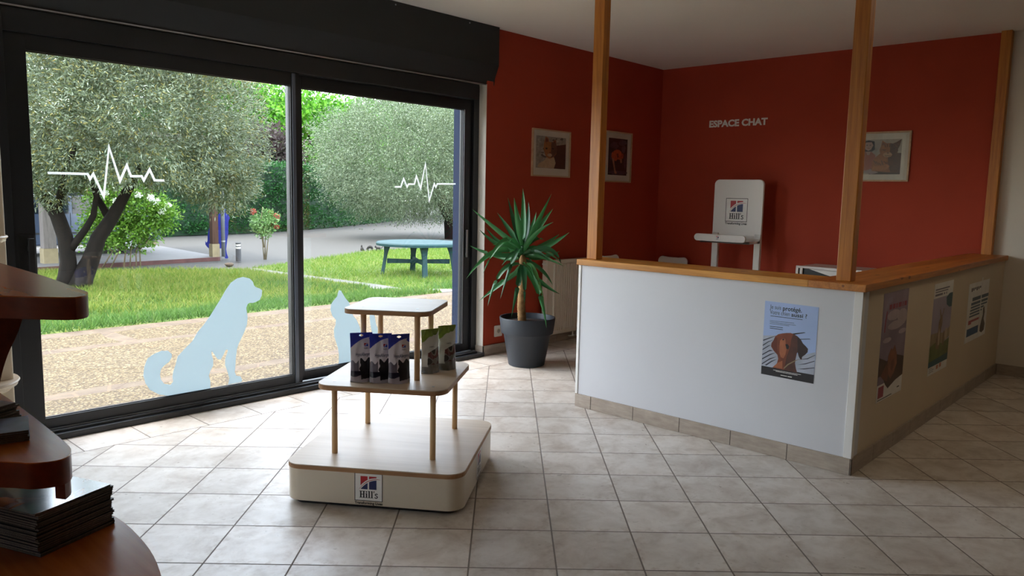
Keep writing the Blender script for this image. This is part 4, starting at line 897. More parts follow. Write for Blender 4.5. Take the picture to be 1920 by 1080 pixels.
top = [(-.6, 2.9), (.2, 2.9), (.45, 2.6)] + smooth_path([(.495, 2.3), (.492, 2.08), (.484, 1.741), (.470, 1.52), (.462, 1.42), (.428, 1.374), (.378, 1.421), (.343, 1.465), (.2, 1.61), (.0, 1.81), (-.3, 2.05), (-.6, 2.3)])
slab('top_tier', top, 1.182, 1.22, M['cherry'], M['cherry_dark'])
br = smooth_path([(.446, 1.182), (.441, 1.148), (.427, 1.107), (.410, 1.07), (.395, 1.02), (.385, .95)]) + [(.0, .95), (.0, 1.182)]
MB().prism(br, lambda a, b, d: (a, 1.72 + d, b), 0, .03).build('bracket', M['cherry_dark'], dk)
MB().box(-.45, 1.5, .001, .05, 2.2, .685).build('pedestal', M['cherry_dark'], dk)

# brochures
def brochure_mats(i):
    return BM[i % len(BM)]
def cover_mat():
    t = NT('brochure_cover'); co = t.coord(); n1 = t.noise(co, 9, 3, .6, 1.5)
    c = t.ramp(n1, [(.25, rgb('1c3550')), (.42, rgb('3a6a58')), (.52, rgb('22344a')), (.64, rgb('b06a3c')), (.75, rgb('5a80aa'))])
    return t.done(t.bsdf(c, .12, 0, None, .5, .6))
BM = [M['black'], plain('brochure_dark', '1c1a1f', .3), plain('brochure_grey', '3a3538', .35)]
pageedge = plain('page_edges', '6a5f58', .6, 0, .3, 220)
def stack(name, label_top, label_rest, group, base, th_, count, ang, w, l, mats, topmat, jit, cat='brochure', curl=0.0):
    rr = random.Random(count)
    proto = None
    for k in range(count):
        istop = k == count - 1
        if proto is None or istop:
            root = empty(name, (0, 0, 0), '', cat, group)
            mb = MB()
            def cov(z):
                return [(w * u, l * v, z) for u, v in ((0, 0), (-1, 0), (-1, 1), (0, 1))]
            mb.box(-w, 0, .0004, 0, l, th_ - .0005); mb.build('pages', pageedge, parent=root, local=True)
            c = MB().box(-w - .0008, -.0008, th_ - .0005, .0008, l + .0008, th_ - .0001).box(-w - .0008, -.0008, 0, .0008, l + .0008, .0004)
            c.build('cover', topmat if istop else mats, parent=root, local=True)
            proto = proto or root
            o = root
        else: o = copy_tree(proto)
        o.location = (base[0] + rr.uniform(-jit, jit), base[1] + rr.uniform(-jit, jit), base[2] + k * th_)
        o.rotation_euler = (0, 0, ang + rr.uniform(-.012, .012)); o['label'] = label_top if istop else label_rest
    return
# large stack on the desk: right-back corner near (.553,1.607)
stack('brochure', 'topmost glossy dark brochure of the thick stack on the lower desk', 'dark brochure in the thick stack on the lower desk', 'brochures stacked on the lower desk', (.548, 1.600, .7205), .0042, 20, math.radians(21.5), .162, .21, BM[1], cover_mat(), .003)
stack('leaflet', 'topmost leaflet of the thick pile on the middle tier', 'leaflet in the thick pile on the middle tier', 'leaflets in the thick pile on the middle tier', (.408, 1.664, .9505), .0042, 9, math.radians(26), .21, .12, plain('leaflet_green', '38402c', .4, 0, .4, 30), plain('leaflet_top', '8a6f68', .3, 0, .4, 20), .005, 'leaflet')
stack('leaflet', 'topmost pale blue leaflet of the low pile on the middle tier', 'leaflet in the low pile on the middle tier', 'leaflets in the low pile on the middle tier', (.387, 1.520, .9505), .0040, 5, math.radians(-14), .21, .10, plain('leaflet_grey', '6d6664', .4), plain('leaflet_blue', '8f9fba', .3, 0, .3, 16), .0015, 'leaflet')

# cream shelf unit at the left edge, by the door jamb
su = empty('shelf_unit', (.82, 4.24, 0), 'cream shelf unit with rounded wooden shelves beside the door jamb at the left edge', 'shelf unit')
MB().box(.60, 4.12, .001, 1.003, 4.36, 1.75).build('column', M['cream'], su, bevel=.01)
for z, r_ in ((1.168, .21), (.793, .205), (.492, .225), (.16, .225), (1.52, .20)):
    o = MB().lathe([(0.001, 0), (r_, 0), (r_ + .004, -.006), (r_, -.012), (0.001, -.012)], (.812, 4.20, z), 40, cap=False).build('shelf', M['birch'], su, smooth=True, auto=30)
    MB().lathe([(r_ - .004, -.0125), (r_ - .006, -.026), (r_ - .022, -.034), (r_ - .035, -.048), (r_ - .06, -.055)], (.812, 4.20, z), 40, cap=False).build('shelf_rim', M['cream'], o, smooth=True, auto=50)


# ================================================================== OUTSIDE
SKY, SUN, FILL, EXPO = .50, .9, 1.8, 1.72
GZ = -.28
def G(y): return -.03 if y <= 8.4 else -.03 - .25 * min(1, (y - 8.4) / 2.1)
def pgeo(t): return t.n('NewGeometry').outputs['Position']
def terrace_mat():
    t = NT('washed_gravel'); pos = pgeo(t)
    vo = t.n('TexVoronoi'); t.link(pos, vo.inputs['Vector']); vo.inputs['Scale'].default_value = 60
    wn = t.n('TexWhiteNoise'); t.link(vo.outputs['Color'], wn.inputs[0])
    c = t.ramp(wn.outputs[0], [(0, rgb('35291a')), (.35, rgb('50432c')), (.7, rgb('67593f')), (1, rgb('86775b'))])
    c = t.mix(t.math('GREATER_THAN', vo.outputs['Distance'], .62), c, rgb('3a2f20'))
    b = t.noise(pos, 1.1, 3); c = t.mix(t.math('MULTIPLY', b, .35), c, rgb('62553c'))
    sp = t.n('SeparateXYZ'); t.link(pos, sp.inputs[0]); wob = t.math('MULTIPLY', t.math('SUBTRACT', t.noise(pos, 2.2, 3), .5), .16)
    masks = None
    for ax, p, w in ((1, 5.75, .075), (1, 7.35, .075), (1, 8.16, .15), (0, 2.75, .07), (0, 6.2, .07)):
        m = t.math('LESS_THAN', t.math('ABSOLUTE', t.math('SUBTRACT', t.math('ADD', sp.outputs[ax], wob), p)), w)
        if ax == 0: m = t.math('MULTIPLY', m, t.math('GREATER_THAN', sp.outputs[1], 7.35))
        masks = m if masks is None else t.math('MAXIMUM', masks, m)
    st = t.ramp(t.noise(pos, 7, 4), [(.3, rgb('4f4236')), (.7, rgb('615546'))])
    v2 = t.n('TexVoronoi', _feature='DISTANCE_TO_EDGE'); t.link(pos, v2.inputs['Vector']); v2.inputs['Scale'].default_value = 3.4
    st = t.mix(t.math('LESS_THAN', v2.outputs[0], .02), st, rgb('6b5746'))
    c = t.mix(masks, c, st)
    h = t.mix(masks, vo.outputs['Distance'], (.2, .2, .2, 1))
    return t.done(t.bsdf(c, .8, 0, t.bump(h, .7, .01), .3))
def ground(name, pts, z, mat, grid=False):
    mb = MB(); mb.poly([(x, y, z) for x, y in pts]); return struct(name, mb, mat)
struct('terrace', MB().box(-9, 4.86, -.25, 14, 8.27, -.03), terrace_mat())
def tarmac():
    t = NT('pale_tarmac'); pos = pgeo(t)
    c = t.ramp(t.noise(pos, 55, 3, .7), [(.3, rgb('343330')), (.55, rgb('434240')), (.75, rgb('515049'))])
    c = t.mix(t.math('MULTIPLY', t.noise(pos, .5, 4), .5), c, rgb('4a4944'))
    return t.done(t.bsdf(c, .85, 0, t.bump(t.noise(pos, 120, 2), .3, .004), .3))
struct('parking_ground', MB().box(-60, 8.0, GZ - .3, 110, 120, GZ - .02), tarmac())
ED_L = [(7.45, 8.27), (7.75, 9.2), (8.1, 10.9), (8.28, 11.2), (8.2, 12.4), (8.08, 13.6), (8.02, 15.15)]
ED_R = [(8.05, 8.27), (8.2, 9.2), (8.45, 10.3), (8.58, 11.2), (8.5, 12.4), (8.38, 13.6), (8.30, 15.35)]
def edge_x(E, y):
    for (a, b), (c, d) in zip(E[:-1], E[1:]):
        if b <= y <= d: return a + (c - a) * (y - b) / (d - b)
    return E[-1][0] if y > E[-1][1] else E[0][0]
def far1(x): return 17.0 - max(0, x - 5.0) * .60 if x > 5 else 17.0
def far2(x): return 15.4 + min(1, max(0, (x - 8.3) / 5.3)) * 2.7
def in1(x, y): return y > 8.27 and x < edge_x(ED_L, y) and y < far1(x)
def in2(x, y): return y > 8.27 and x > edge_x(ED_R, y) and y < far2(x)
def lawn_mat(name):
    t = NT(name); pos = pgeo(t)
    c = t.ramp(t.noise(pos, 1.3, 5, .65), [(.34, rgb('3a5020')), (.5, rgb('50652a')), (.66, rgb('706f3a'))])
    c = t.mix(.4, c, t.ramp(t.noise(pos, 60, 3), [(.3, rgb('2d4018')), (.7, rgb('69753c'))]))
    return t.done(t.bsdf(c, .9, 0, t.bump(t.noise(pos, 70, 3), .8, .02), .2))
def lawn(name, inside, xs):
    mb = MB(); ny = 70
    ys = [8.27 + (18.2 - 8.27) * j / ny for j in range(ny + 1)]
    for j in range(ny):
        for i in range(len(xs) - 1):
            xa, xb_ = xs[i], xs[i + 1]; q = []
            for x, y in ((xa, ys[j]), (xb_, ys[j]), (xb_, ys[j + 1]), (xa, ys[j + 1])):
                yy = min(y, inside[1](x)); lo, hi = inside[0](yy); q.append((min(max(x, lo), hi), yy, G(yy)))
            if abs(q[0][1] - q[2][1]) < 1e-4 and abs(q[1][1] - q[3][1]) < 1e-4: continue
            if abs(q[1][0] - q[0][0]) < 1e-4 and abs(q[2][0] - q[3][0]) < 1e-4: continue
            mb.add(q, [(0, 1, 2, 3)])
    return struct(name, mb, lawn_mat('lawn_soil'))
lawn('lawn_near', (lambda y: (-9, edge_x(ED_L, y)), far1), [-9 + .6 * i for i in range(31)])
lawn('lawn_far', (lambda y: (edge_x(ED_R, y), 26), far2), [7.6 + .6 * i for i in range(32)])
mb = MB()
for (a, b), (c, d), (e, f_), (g, h) in zip(ED_L[:-1], ED_L[1:], ED_R[:-1], ED_R[1:]):
    mb.add([(a, b, G(b) + .004), (e, f_, G(f_) + .004), (g, h, G(h) + .004), (c, d, G(d) + .004)], [(0, 1, 2, 3)])
struct('path_strip', mb, plain('pale_path_stone', '595852', .8, 0, .1, 6))
def grass(name, n, box, inside, label, h0, h1, cols, seed, near):
    rr = random.Random(seed); mb = MB(); v = []; f = []
    while len(f) < n:
        x = rr.uniform(box[0], box[2]); y = rr.uniform(box[1], box[3])
        if not inside(x, y): continue
        clump = mnoise.noise(Vector((x * 1.3, y * 1.3, 0)))
        h = rr.uniform(h0, h1) * (1 + .5 * clump); a = rr.uniform(0, 2 * PI); w = rr.uniform(.004, .009)
        lx, ly = rr.gauss(0, .6) * h, rr.gauss(0, .6) * h; z = G(y)
        k = len(v); v += [(x - math.cos(a) * w, y - math.sin(a) * w, z), (x + math.cos(a) * w, y + math.sin(a) * w, z), (x + lx, y + ly, z + h)]; f.append([k, k + 1, k + 2])
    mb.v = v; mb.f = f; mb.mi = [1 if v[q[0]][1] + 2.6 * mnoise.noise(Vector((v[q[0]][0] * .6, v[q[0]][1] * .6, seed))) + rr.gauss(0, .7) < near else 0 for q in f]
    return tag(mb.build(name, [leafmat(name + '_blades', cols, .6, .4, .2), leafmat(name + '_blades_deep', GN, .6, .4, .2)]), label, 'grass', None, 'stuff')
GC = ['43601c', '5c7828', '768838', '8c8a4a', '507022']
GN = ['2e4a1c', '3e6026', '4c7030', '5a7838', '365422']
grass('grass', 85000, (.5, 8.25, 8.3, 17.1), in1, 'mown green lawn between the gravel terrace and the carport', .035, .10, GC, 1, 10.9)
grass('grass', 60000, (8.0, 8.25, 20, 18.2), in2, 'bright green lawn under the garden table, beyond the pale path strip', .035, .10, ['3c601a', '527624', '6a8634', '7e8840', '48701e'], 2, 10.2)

def vdir(az): return Vector((math.cos(math.radians(az)), math.sin(math.radians(az)), 0))
# ---- foliage
def leaf_cloud(mb, centres, per, L0, L1, W, spread, rr, mi=0, droop=0.0, elong=1.0):
    v = mb.v; f = mb.f; m = mb.mi
    for c, d in centres:
        for _ in range(per):
            p = (c[0] + rr.gauss(0, spread), c[1] + rr.gauss(0, spread), c[2] + rr.gauss(0, spread * elong))
            dx, dy, dz = d[0] + rr.gauss(0, .75), d[1] + rr.gauss(0, .75), d[2] + rr.gauss(0, .75) - droop
            n = math.sqrt(dx * dx + dy * dy + dz * dz) + 1e-6; L = rr.uniform(L0, L1); dx *= L / n; dy *= L / n; dz *= L / n
            ax, ay, az = rr.gauss(0, 1), rr.gauss(0, 1), rr.gauss(0, 1)
            sx, sy, sz = dy * az - dz * ay, dz * ax - dx * az, dx * ay - dy * ax
            n = math.sqrt(sx * sx + sy * sy + sz * sz) + 1e-6; w = W * rr.uniform(.7, 1.2) / n; sx *= w; sy *= w; sz *= w
            k = len(v)
            v += [p, (p[0] + dx * .45 + sx, p[1] + dy * .45 + sy, p[2] + dz * .45 + sz), (p[0] + dx, p[1] + dy, p[2] + dz), (p[0] + dx * .45 - sx, p[1] + dy * .45 - sy, p[2] + dz * .45 - sz)]
            f.append([k, k + 1, k + 2, k + 3]); m.append(mi)
def crown_points(c, r, n, rr, inner=.45, lump=.22, zcut=None, seed=0):
    o = []
    while len(o) < n:
        d = Vector((rr.gauss(0, 1), rr.gauss(0, 1), rr.gauss(0, 1))).normalized()
        k = 1 + lump * mnoise.noise(d * 2.3 + Vector((seed, 0, 0))) + lump * .5 * mnoise.noise(d * 5 + Vector((0, seed, 0)))
        s = (inner + (1 - inner) * rr.random() ** .5) * k
        p = Vector((c[0] + d.x * r[0] * s, c[1] + d.y * r[1] * s, c[2] + d.z * r[2] * s))
        if zcut is not None and p.z < zcut: continue
        o.append((p, d))
    return o
BARK = wood('olive_bark', '080604', '1c1611', 2, .9, 12, 0, 0, .2, .25)
OL = ['3a4634', '556249', '727e66', '929d88', '465136', '626d48', '8a8044']
# near olive tree
ot = empty('olive_tree', (4.45, 13.9, GZ), 'large silvery olive tree with a forked trunk close to the left pane', 'tree')
bz_ = Vector((4.33, 13.93, GZ)); pr_ = Vector((.955, -.297, 0)); vw = Vector((.297, .955, 0))
def tp_(a, b, d=0.0): return bz_ + pr_ * a + Vector((0, 0, b)) + vw * d
mb = MB()
for pts, rs in (([(-.12, -.05, 0), (-.09, .2, 0), (-.07, .45, 0), (-.10, .85, .02), (-.2, 1.22, .05), (-.42, 1.6, .1), (-.7, 2.2, .2)], [.20, .15, .125, .12, .115, .09, .05]),
                ([(.03, -.05, -.05), (.13, .2, -.03), (.25, .45, 0), (.38, .83, 0), (.57, 1.12, 0), (.78, 1.5, 0), (1.1, 2.1, 0)], [.22, .17, .14, .12, .11, .085, .05]),
                ([(-.05, .62, -.02), (.06, .78, -.05), (.20, .98, -.06), (.32, 1.2, -.1), (.4, 1.7, -.3)], [.07, .06, .055, .05, .03]),
                ([(.57, 1.12, 0), (.4, 1.5, .3), (.2, 2.2, .6)], [.07, .05, .03]), ([(-.2, 1.22, .05), (-.1, 1.7, -.4), (.1, 2.3, -.8)], [.07, .05, .03])):
    mb.tube([tp_(*p) for p in pts], rs, 12)
mb.build('trunk', BARK, ot, smooth=True)
rr = random.Random(5); oc = Vector((5.34, 13.55, 2.55))
mb = MB()
pts_ = crown_points(oc, (2.02, 2.0, 1.9), 2100, rr, .25, .2, 1.45, 3) + crown_points(oc + Vector((0, 0, 1.7)), (2.1, 2.0, 1.5), 600, rr, .4, .2, None, 4) + crown_points(oc - pr_ * 1.7 + Vector((0, 0, .55)), (1.25, 1.4, 1.5), 420, rr, .3, .2, None, 6)
pts_ += crown_points(oc + pr_ * 1.22 + Vector((0, 0, -.95)), (.70, .8, .62), 200, rr, .4, .2, None, 5) + crown_points(oc - pr_ * 1.35 + Vector((0, 0, -.95)), (.62, .7, .50), 130, rr, .4, .2, None, 8)
leaf_cloud(mb, pts_, 48, .055, .095, .0088, .080, rr)
mb.build('crown', leafmat('olive_leaf', OL, .55, .25, .3), ot)
# far olive tree by the table
o2 = empty('olive_tree', (19.9, 21.6, GZ), 'round olive tree beyond the green garden table, its trunk at the pane edge', 'tree')
mb = MB(); mb.tube([(19.9, 21.55, GZ - .05), (19.85, 21.65, .5), (19.6, 21.9, 1.2), (19.2, 22.2, 2.0)], [.32, .26, .22, .12], 12).tube([(19.85, 21.65, .4), (20.2, 21.3, 1.3), (20.8, 21, 2.2)], [.2, .15, .08], 10); mb.build('trunk', BARK, o2, smooth=True)
rr = random.Random(6); mb = MB()
pts_ = crown_points((19.0, 23.0, 2.75), (3.9, 3.7, 2.75), 2700, rr, .35, .18, .4, 11) + crown_points((20.6, 21.3, 3.0), (3.2, 3.2, 2.5), 700, rr, .4, .2, .9, 14)
leaf_cloud(mb, pts_, 52, .07, .115, .0125, .15, rr, 0, .10)
mb.build('crown', leafmat('olive_leaf_far', ['3c4a33', '53634a', '6c7c5f', '87957a', '4a5936', '63724a'], .5, .25, .4), o2)

# hedge
HP = [(0.0, 26.0), (6, 26.6), (11.6, 27.2), (15.2, 27.9), (18.5, 29.6), (21.6, 31.4), (26, 34.6), (31, 38.2)]
HD = leafmat('hedge_leaf', ['17401a', '235522', '2b632b', '1a461e', '37702f'], .5, .25, .4)
hg = MB(); rr = random.Random(8); HT = 2.42; HW = 1.3
def hn(i):
    a = Vector(HP[max(i - 1, 0)]); b = Vector(HP[min(i + 1, len(HP) - 1)]); d = (b - a).normalized(); return Vector((-d.y, d.x))
cs = []
for i in range(len(HP) - 1):
    a, b = Vector(HP[i]), Vector(HP[i + 1]); na, nb = hn(i), hn(i + 1)
    q = []
    for p, nn_ in ((a, na), (b, nb)):
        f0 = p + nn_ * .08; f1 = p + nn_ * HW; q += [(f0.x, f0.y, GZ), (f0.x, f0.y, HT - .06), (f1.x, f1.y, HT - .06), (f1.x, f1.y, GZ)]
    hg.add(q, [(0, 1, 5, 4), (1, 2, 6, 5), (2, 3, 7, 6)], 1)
    ln = (b - a).length
    for _ in range(int(ln * 85)):
        t = rr.random(); p = a.lerp(b, t); nn_ = na.lerp(nb, t)
        if rr.random() < .72: z = rr.uniform(GZ + .03, HT); c = (p.x, p.y, z); d = (-nn_.x, -nn_.y, .35)
        else: k = rr.uniform(0, HW); c = (p.x + nn_.x * k, p.y + nn_.y * k, HT); d = (0, 0, 1)
        cs.append((c, d))
leaf_cloud(hg, cs, 16, .07, .14, .026, .085, rr)
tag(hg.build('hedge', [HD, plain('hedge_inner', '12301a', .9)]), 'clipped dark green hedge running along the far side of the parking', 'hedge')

# trees beyond the hedge
def bgtree(name, az, D, h, w, n, cols, label, group, seed, L=(.16, .30), trunk=.2, z0=.9):
    c = vdir(az) * D; rr = random.Random(seed)
    r = empty(name, (c.x, c.y, GZ), label, 'tree', group)
    MB().tube([(c.x, c.y, GZ), (c.x + .1, c.y, h * .35), (c.x, c.y + .1, h * .7)], [trunk, trunk * .8, trunk * .3], 8).build('trunk', BARK, r, smooth=True)
    mb = MB(); zc = (h + z0) / 2
    P = crown_points((c.x, c.y, zc), (w / 2, w / 2, (h - z0) / 2), int(n / 11), rr, .45, .38, None, seed)
    leaf_cloud(mb, P, 20, L[0], L[1], L[1] * .28, .30, rr); mb.build('crown', leafmat(name + '_leaf', cols, .5, .45, .3), r)
    return r
BR = ['2a5816', '427a20', '5a962c', '74a83a', '356a1c']; DKG = ['1e4018', '2a5020', '3a6428', '477430', '254a1e']
bgtree('broadleaf_tree', 63.0, 46, 8.3, 8.5, 11000, BR, 'bright green tree behind the hedge, right of the near olive crown', 'trees behind the hedge', 21)
bgtree('broadleaf_tree', 57.6, 44, 6.5, 7.5, 11000, BR, 'bright green tree behind the hedge, seen past the meeting door stiles', 'trees behind the hedge', 22)
bgtree('broadleaf_tree', 54.2, 50, 7.0, 8.5, 10000, ['386a1e', '4e8428', '669a38', '447824'], 'light green tree behind the hedge, touching the left of the far olive', 'trees behind the hedge', 23)
bgtree('broadleaf_tree', 50.2, 58, 8.4, 10, 9000, DKG, 'dark green tree whose top shows above the far olive', 'trees behind the hedge', 24)
bgtree('broadleaf_tree', 46.2, 58, 7.8, 10, 9000, DKG, 'dark green tree behind the right side of the far olive', 'trees behind the hedge', 25)
bgtree('broadleaf_tree', 67.5, 45, 8.6, 9, 8000, DKG, 'dark green tree behind the hedge and the carport post', 'trees behind the hedge', 26)
bgtree('broadleaf_tree', 73.0, 44, 9, 10, 7000, DKG, 'dark green tree behind the parked car', 'trees behind the hedge', 27)
bgtree('broadleaf_tree', 41.5, 60, 7.5, 10, 6000, DKG, 'dark green tree at the far end of the hedge', 'trees behind the hedge', 28)
bgtree('purple_tree', 60.5, 36.5, 3.9, 2.5, 6000, ['352c2c', '4a3f40', '3e3432', '544a48', '3a4228'], 'purple-leaved small tree just above the hedge', None, 29, (.14, .24), .12, 1.3)

# ---- carport, car, garden bits
struct('carport_slab', MB().prism([(-7, 16.0), (8.72, 17.6), (9.1, 22.9), (-7, 22.0)], xyz, GZ - .05, GZ + .07), plain('pale_concrete', '6b6a68', .8, 0, .08, 3))
struct('kerb_edge', MB().prism([(-7, 15.96), (8.66, 17.555), (8.66, 17.59), (-7, 15.995)], xyz, GZ - .05, GZ + .072), plain('red_kerb', '50302c', .8, 0, .2, 6))
cp = empty('carport', (6.8, 20, GZ + .07), 'timber carport with a pale and a brown post over the parked car', 'carport')
GREYW = wood('weathered_timber', '5c5653', '827b77', 2, .8, 10, 0, 0, .2, .1); BRW = wood('brown_timber', '3c2c25', '5c4438', 2, .8, 10, 0, 0, .2, .1)
def cpost(x, y, s, m, h=2.35):
    MB().box(x - s / 2, y - s / 2, GZ + .38, x + s / 2, y + s / 2, h).build('post', m, cp, bevel=.005)
    MB().box(x - s / 2 - .015, y - s / 2 - .015, GZ + .07, x + s / 2 + .015, y + s / 2 + .015, GZ + .38).build('post_foot', plain('post_foot_cream', '8c7f62', .8, 0, .1, 8), cp)
cpost(5.14, 18.0, .24, GREYW); cpost(8.60, 17.72, .15, BRW); cpost(8.95, 22.3, .2, BRW); cpost(1.2, 17.6, .2, BRW); cpost(2.2, 22.2, .2, BRW)
MB().box(-6.5, 17.55, 2.35, 8.8, 17.85, 2.52).box(-6.5, 22.1, 2.35, 9.1, 22.4, 2.52).build('beam', BRW, cp)
MB().prism([(-6.7, 17.2), (8.75, 17.35), (9.15, 22.7), (-6.7, 22.7)], xyz, 2.52, 2.62).build('roof', plain('carport_roof', '5d544c', .8), cp)
MB().tube([(5.14, 18.0, 1.9), (5.5, 18.0, 2.4)], .05, 8).build('brace', GREYW, cp)
dp = empty('drainpipe', (8.765, 17.60, GZ + .07), 'grey drainpipe running down the brown carport post', 'pipe')
MB().tube([(8.765, 17.60, GZ + .071), (8.765, 17.60, 2.5)], .045, 12).build('pipe', plain('zinc_grey', '7d8288', .5, .3), dp, smooth=True)
for z in (.15, 1.2): MB().tube([(8.765, 17.60, z), (8.765, 17.60, z + .03)], .052, 12).build('bracket', M['rail'], dp)
# blue dog shaped board
K = .00231
dd = [(975, 195), (990, 215), (985, 240), (1000, 275), (1022, 318), (1008, 352), (1003, 480), (990, 560), (978, 650), (985, 700), (997, 735), (990, 748), (965, 745), (950, 690), (935, 640), (880, 640), (850, 660), (835, 720), (830, 748), (818, 745), (812, 700), (808, 640), (790, 622), (775, 598), (776, 560), (786, 580), (797, 560), (800, 500), (812, 440), (840, 370), (880, 300), (930, 265), (955, 235), (960, 205)]
vd = Vector((.449, .893, 0)); rd = Vector((.893, -.449, 0))
fd = plane(Vector((8.90, 17.86, GZ)) - rd * .11, rd, (0, 0, 1), -vd)
tag(MB().prism([((x - 905) * K, (748 - y) * K) for x, y in dd], fd, -.012, .012).build('dog_board', plain('ultramarine_board', '16248a', .5), None), 'bright blue dog-shaped board standing behind the brown carport post', 'sign')
# car
car = empty('car', (6.0, 20.3, GZ + .07), 'slate blue parked car under the carport behind the near olive trunk', 'car', rz=math.radians(4))
kw = dict(parent=car, local=True); CP_ = plain('car_paint', '4a5670', .25, .3, .03, 3, 0, 100, .6, .6)
side = [(-2.1, .32), (-2.12, .62), (-2.0, .82), (-1.35, .95), (-.65, 1.42), (.75, 1.47), (1.55, 1.05), (2.02, .95), (2.12, .6), (2.08, .32), (1.72, .26), (1.66, .48), (1.45, .62), (1.2, .62), (1.0, .48), (.94, .26), (-.94, .26), (-1.0, .48), (-1.2, .62), (-1.45, .62), (-1.66, .48), (-1.72, .26)]
cf = lambda a, b, d: (a, d, b)
MB().prism(side, cf, -.82, .82).build('body', CP_, smooth=True, auto=30, bevel=.05, seg=3, **kw)
for s in (-1, 1):
    for q in ([(-1.05, .98), (-.58, 1.34), (-.05, 1.38), (-.05, .98)], [(.03, .98), (.03, 1.38), (.62, 1.39), (1.15, .99)]):
        MB().prism(q, lambda a, b, d, s=s: (a, s * (.822 + d), b), 0, .006).build('side_window', plain('car_glass', '1c2530', .08, 0, 0, 1, 0, 10, .6), **kw)
    MB().box(-2.0, s * .823, .52, 2.0, s * .832, .56).build('side_moulding', M['black'], **kw)
    for x in (-.02, ): MB().box(x, s * .822, .40, x + .008, s * .829, 1.0).build('door_gap', M['black'], **kw)
    MB().box(.45, s * .824, .84, .62, s * .842, .87).build('door_handle', CP_, **kw)
for x in (-1.33, 1.33):
    for y in (-.72, .72):
        w = MB().tube([(x, y - .09, .31), (x, y + .09, .31)], .31, 24).build('wheel', M['rubber'], smooth=True, auto=40, **kw)
        MB().tube([(x, y - .095, .31), (x, y + .095, .31)], .19, 16).build('wheel_rim', M['rail'], parent=w, local=True, smooth=True, auto=40)
for o in list(car.children): pass
# bollard light
bo = empty('bollard_light', (8.83, 16.99, GZ), 'short dark bollard light with a pale collar at the parking edge', 'bollard light')
MB().lathe([(.062, 0), (.062, .30)], (8.83, 16.99, GZ), 20).build('post', plain('bollard_grey', '3b3a3c', .5), bo, smooth=True, auto=40)
MB().lathe([(.052, .3005), (.052, .41)], (8.83, 16.99, GZ), 20).build('lens', M['white_plastic'], bo, smooth=True, auto=40)
MB().lathe([(.062, .345), (.062, .365)], (8.83, 16.99, GZ), 20).lathe([(.062, .4105), (.06, .44)], (8.83, 16.99, GZ), 20).build('cap', plain('bollard_cap', '2b2a2c', .5), bo, smooth=True, auto=40)
# rock
mb = MB(); mb.grid(14, 10, lambda u, v: (8.12 + .10 * math.cos(u * 2 * PI) * math.sin(v * PI) * (1 + .3 * mnoise.noise(Vector((u * 5, v * 4, 1)))), 16.05 + .08 * math.sin(u * 2 * PI) * math.sin(v * PI), GZ + .03 + .05 * math.cos(v * PI)))
tag(mb.build('rock', plain('brown_rock', '4f4234', .9, 0, .25, 14)), 'small brown rock at the tip of the pale path strip', 'rock')
# bushes
def bush(name, loc, stems, cl, per, L, W, spread, cols, label, flowers, fcol, fl, seed, fr):
    r = empty(name, loc, label, 'shrub'); rr = random.Random(seed); o = Vector(loc)
    mb = MB()
    for pts in stems: mb.tube([o + pr_ * a + vw * d + Vector((0, 0, b)) for a, b, d in pts], [.016 - .009 * i / max(1, len(pts) - 1) for i in range(len(pts))], 6)
    mb.build('stems', plain(name + '_stem', '6a5f45', .8), r, smooth=True)
    C = []
    for a, b, d, ra, rb, n in cl: C += crown_points(o + pr_ * a + vw * d + Vector((0, 0, b)), (ra, ra, rb), n, rr, .3, .25, GZ + .02, seed)
    mb = MB(); leaf_cloud(mb, C, per, L[0], L[1], W, spread, rr); mb.build('leaves', leafmat(name + '_leaf', cols, .45, .4, .4), r)
    for (a, b, d) in flowers:
        p = o + pr_ * a + vw * d + Vector((0, 0, b)); m = MB()
        Cf = crown_points(p, (fr, fr, fr * .9), 14, rr, .5, .1); leaf_cloud(m, Cf, 8, fr * .5, fr * .9, fr * .35, fr * .25, rr); m.build('flower', fcol, r)
st = [[(0, 0, 0), (.25 * s + .05, .35, .1 * s), (.62 * s, .8, .1), (.75 * s, 1.15, .1)] for s in (-1, -.5, 0, .4, .8, 1.1)]
bush('flowering_bush', (6.25, 17.0, GZ), [[(a * .4, 0, 0)] + s[1:] for a, s in zip((-1, -.6, 0, .3, .6, .8), st)], [(-.25, 1.2, 0, .48, .5, 60), (.40, 1.2, 0, .50, .42, 75), (.10, .75, 0, .60, .36, 70), (.02, 1.62, 0, .42, .30, 55), (.78, 1.1, 0, .30, .28, 34), (-.35, .75, 0, .45, .4, 40)], 34, (.05, .10), .020, .08,
     ['46701c', '5e8a28', '76a03a', '38621c', '8cac50'], 'bright green bush with white flower heads beside the near olive trunk', [(.88, 1.32, -.2), (.55, 1.48, -.3), (.3, 1.52, -.3), (.66, 1.40, -.3), (.1, 1.75, -.2), (-.3, 1.55, -.35), (.75, 1.2, -.3), (-.1, 1.4, -.4)], plain('white_petal', 'eef0ea', .6), 0, 31, .052)
bush('rose_bush', (9.53, 17.06, GZ), [[(0, 0, 0), (-.03, .4, 0), (-.08, .85, 0)], [(.02, 0, 0), (.03, .45, 0), (.1, .9, 0)], [(.04, 0, 0), (.09, .4, 0), (.14, .75, 0)], [(0, .3, 0), (-.06, .9, 0), (-.02, 1.28, 0)]], [(0, .9, 0, .27, .22, 46), (.0, .68, 0, .17, .14, 16), (.12, 1.0, 0, .22, .16, 18)], 18, (.05, .09), .02, .05,
     ['507838', '6a9050', '82a068', '406430'], 'small rose bush with red blooms standing at the edge of the parking', [(-.24, 1.17, 0), (.18, 1.13, 0), (.25, 1.07, 0), (.33, 1.02, 0), (.24, .88, 0), (.30, .80, 0)], plain('rose_petal', 'a85a48', .6), 0, 33, .05)
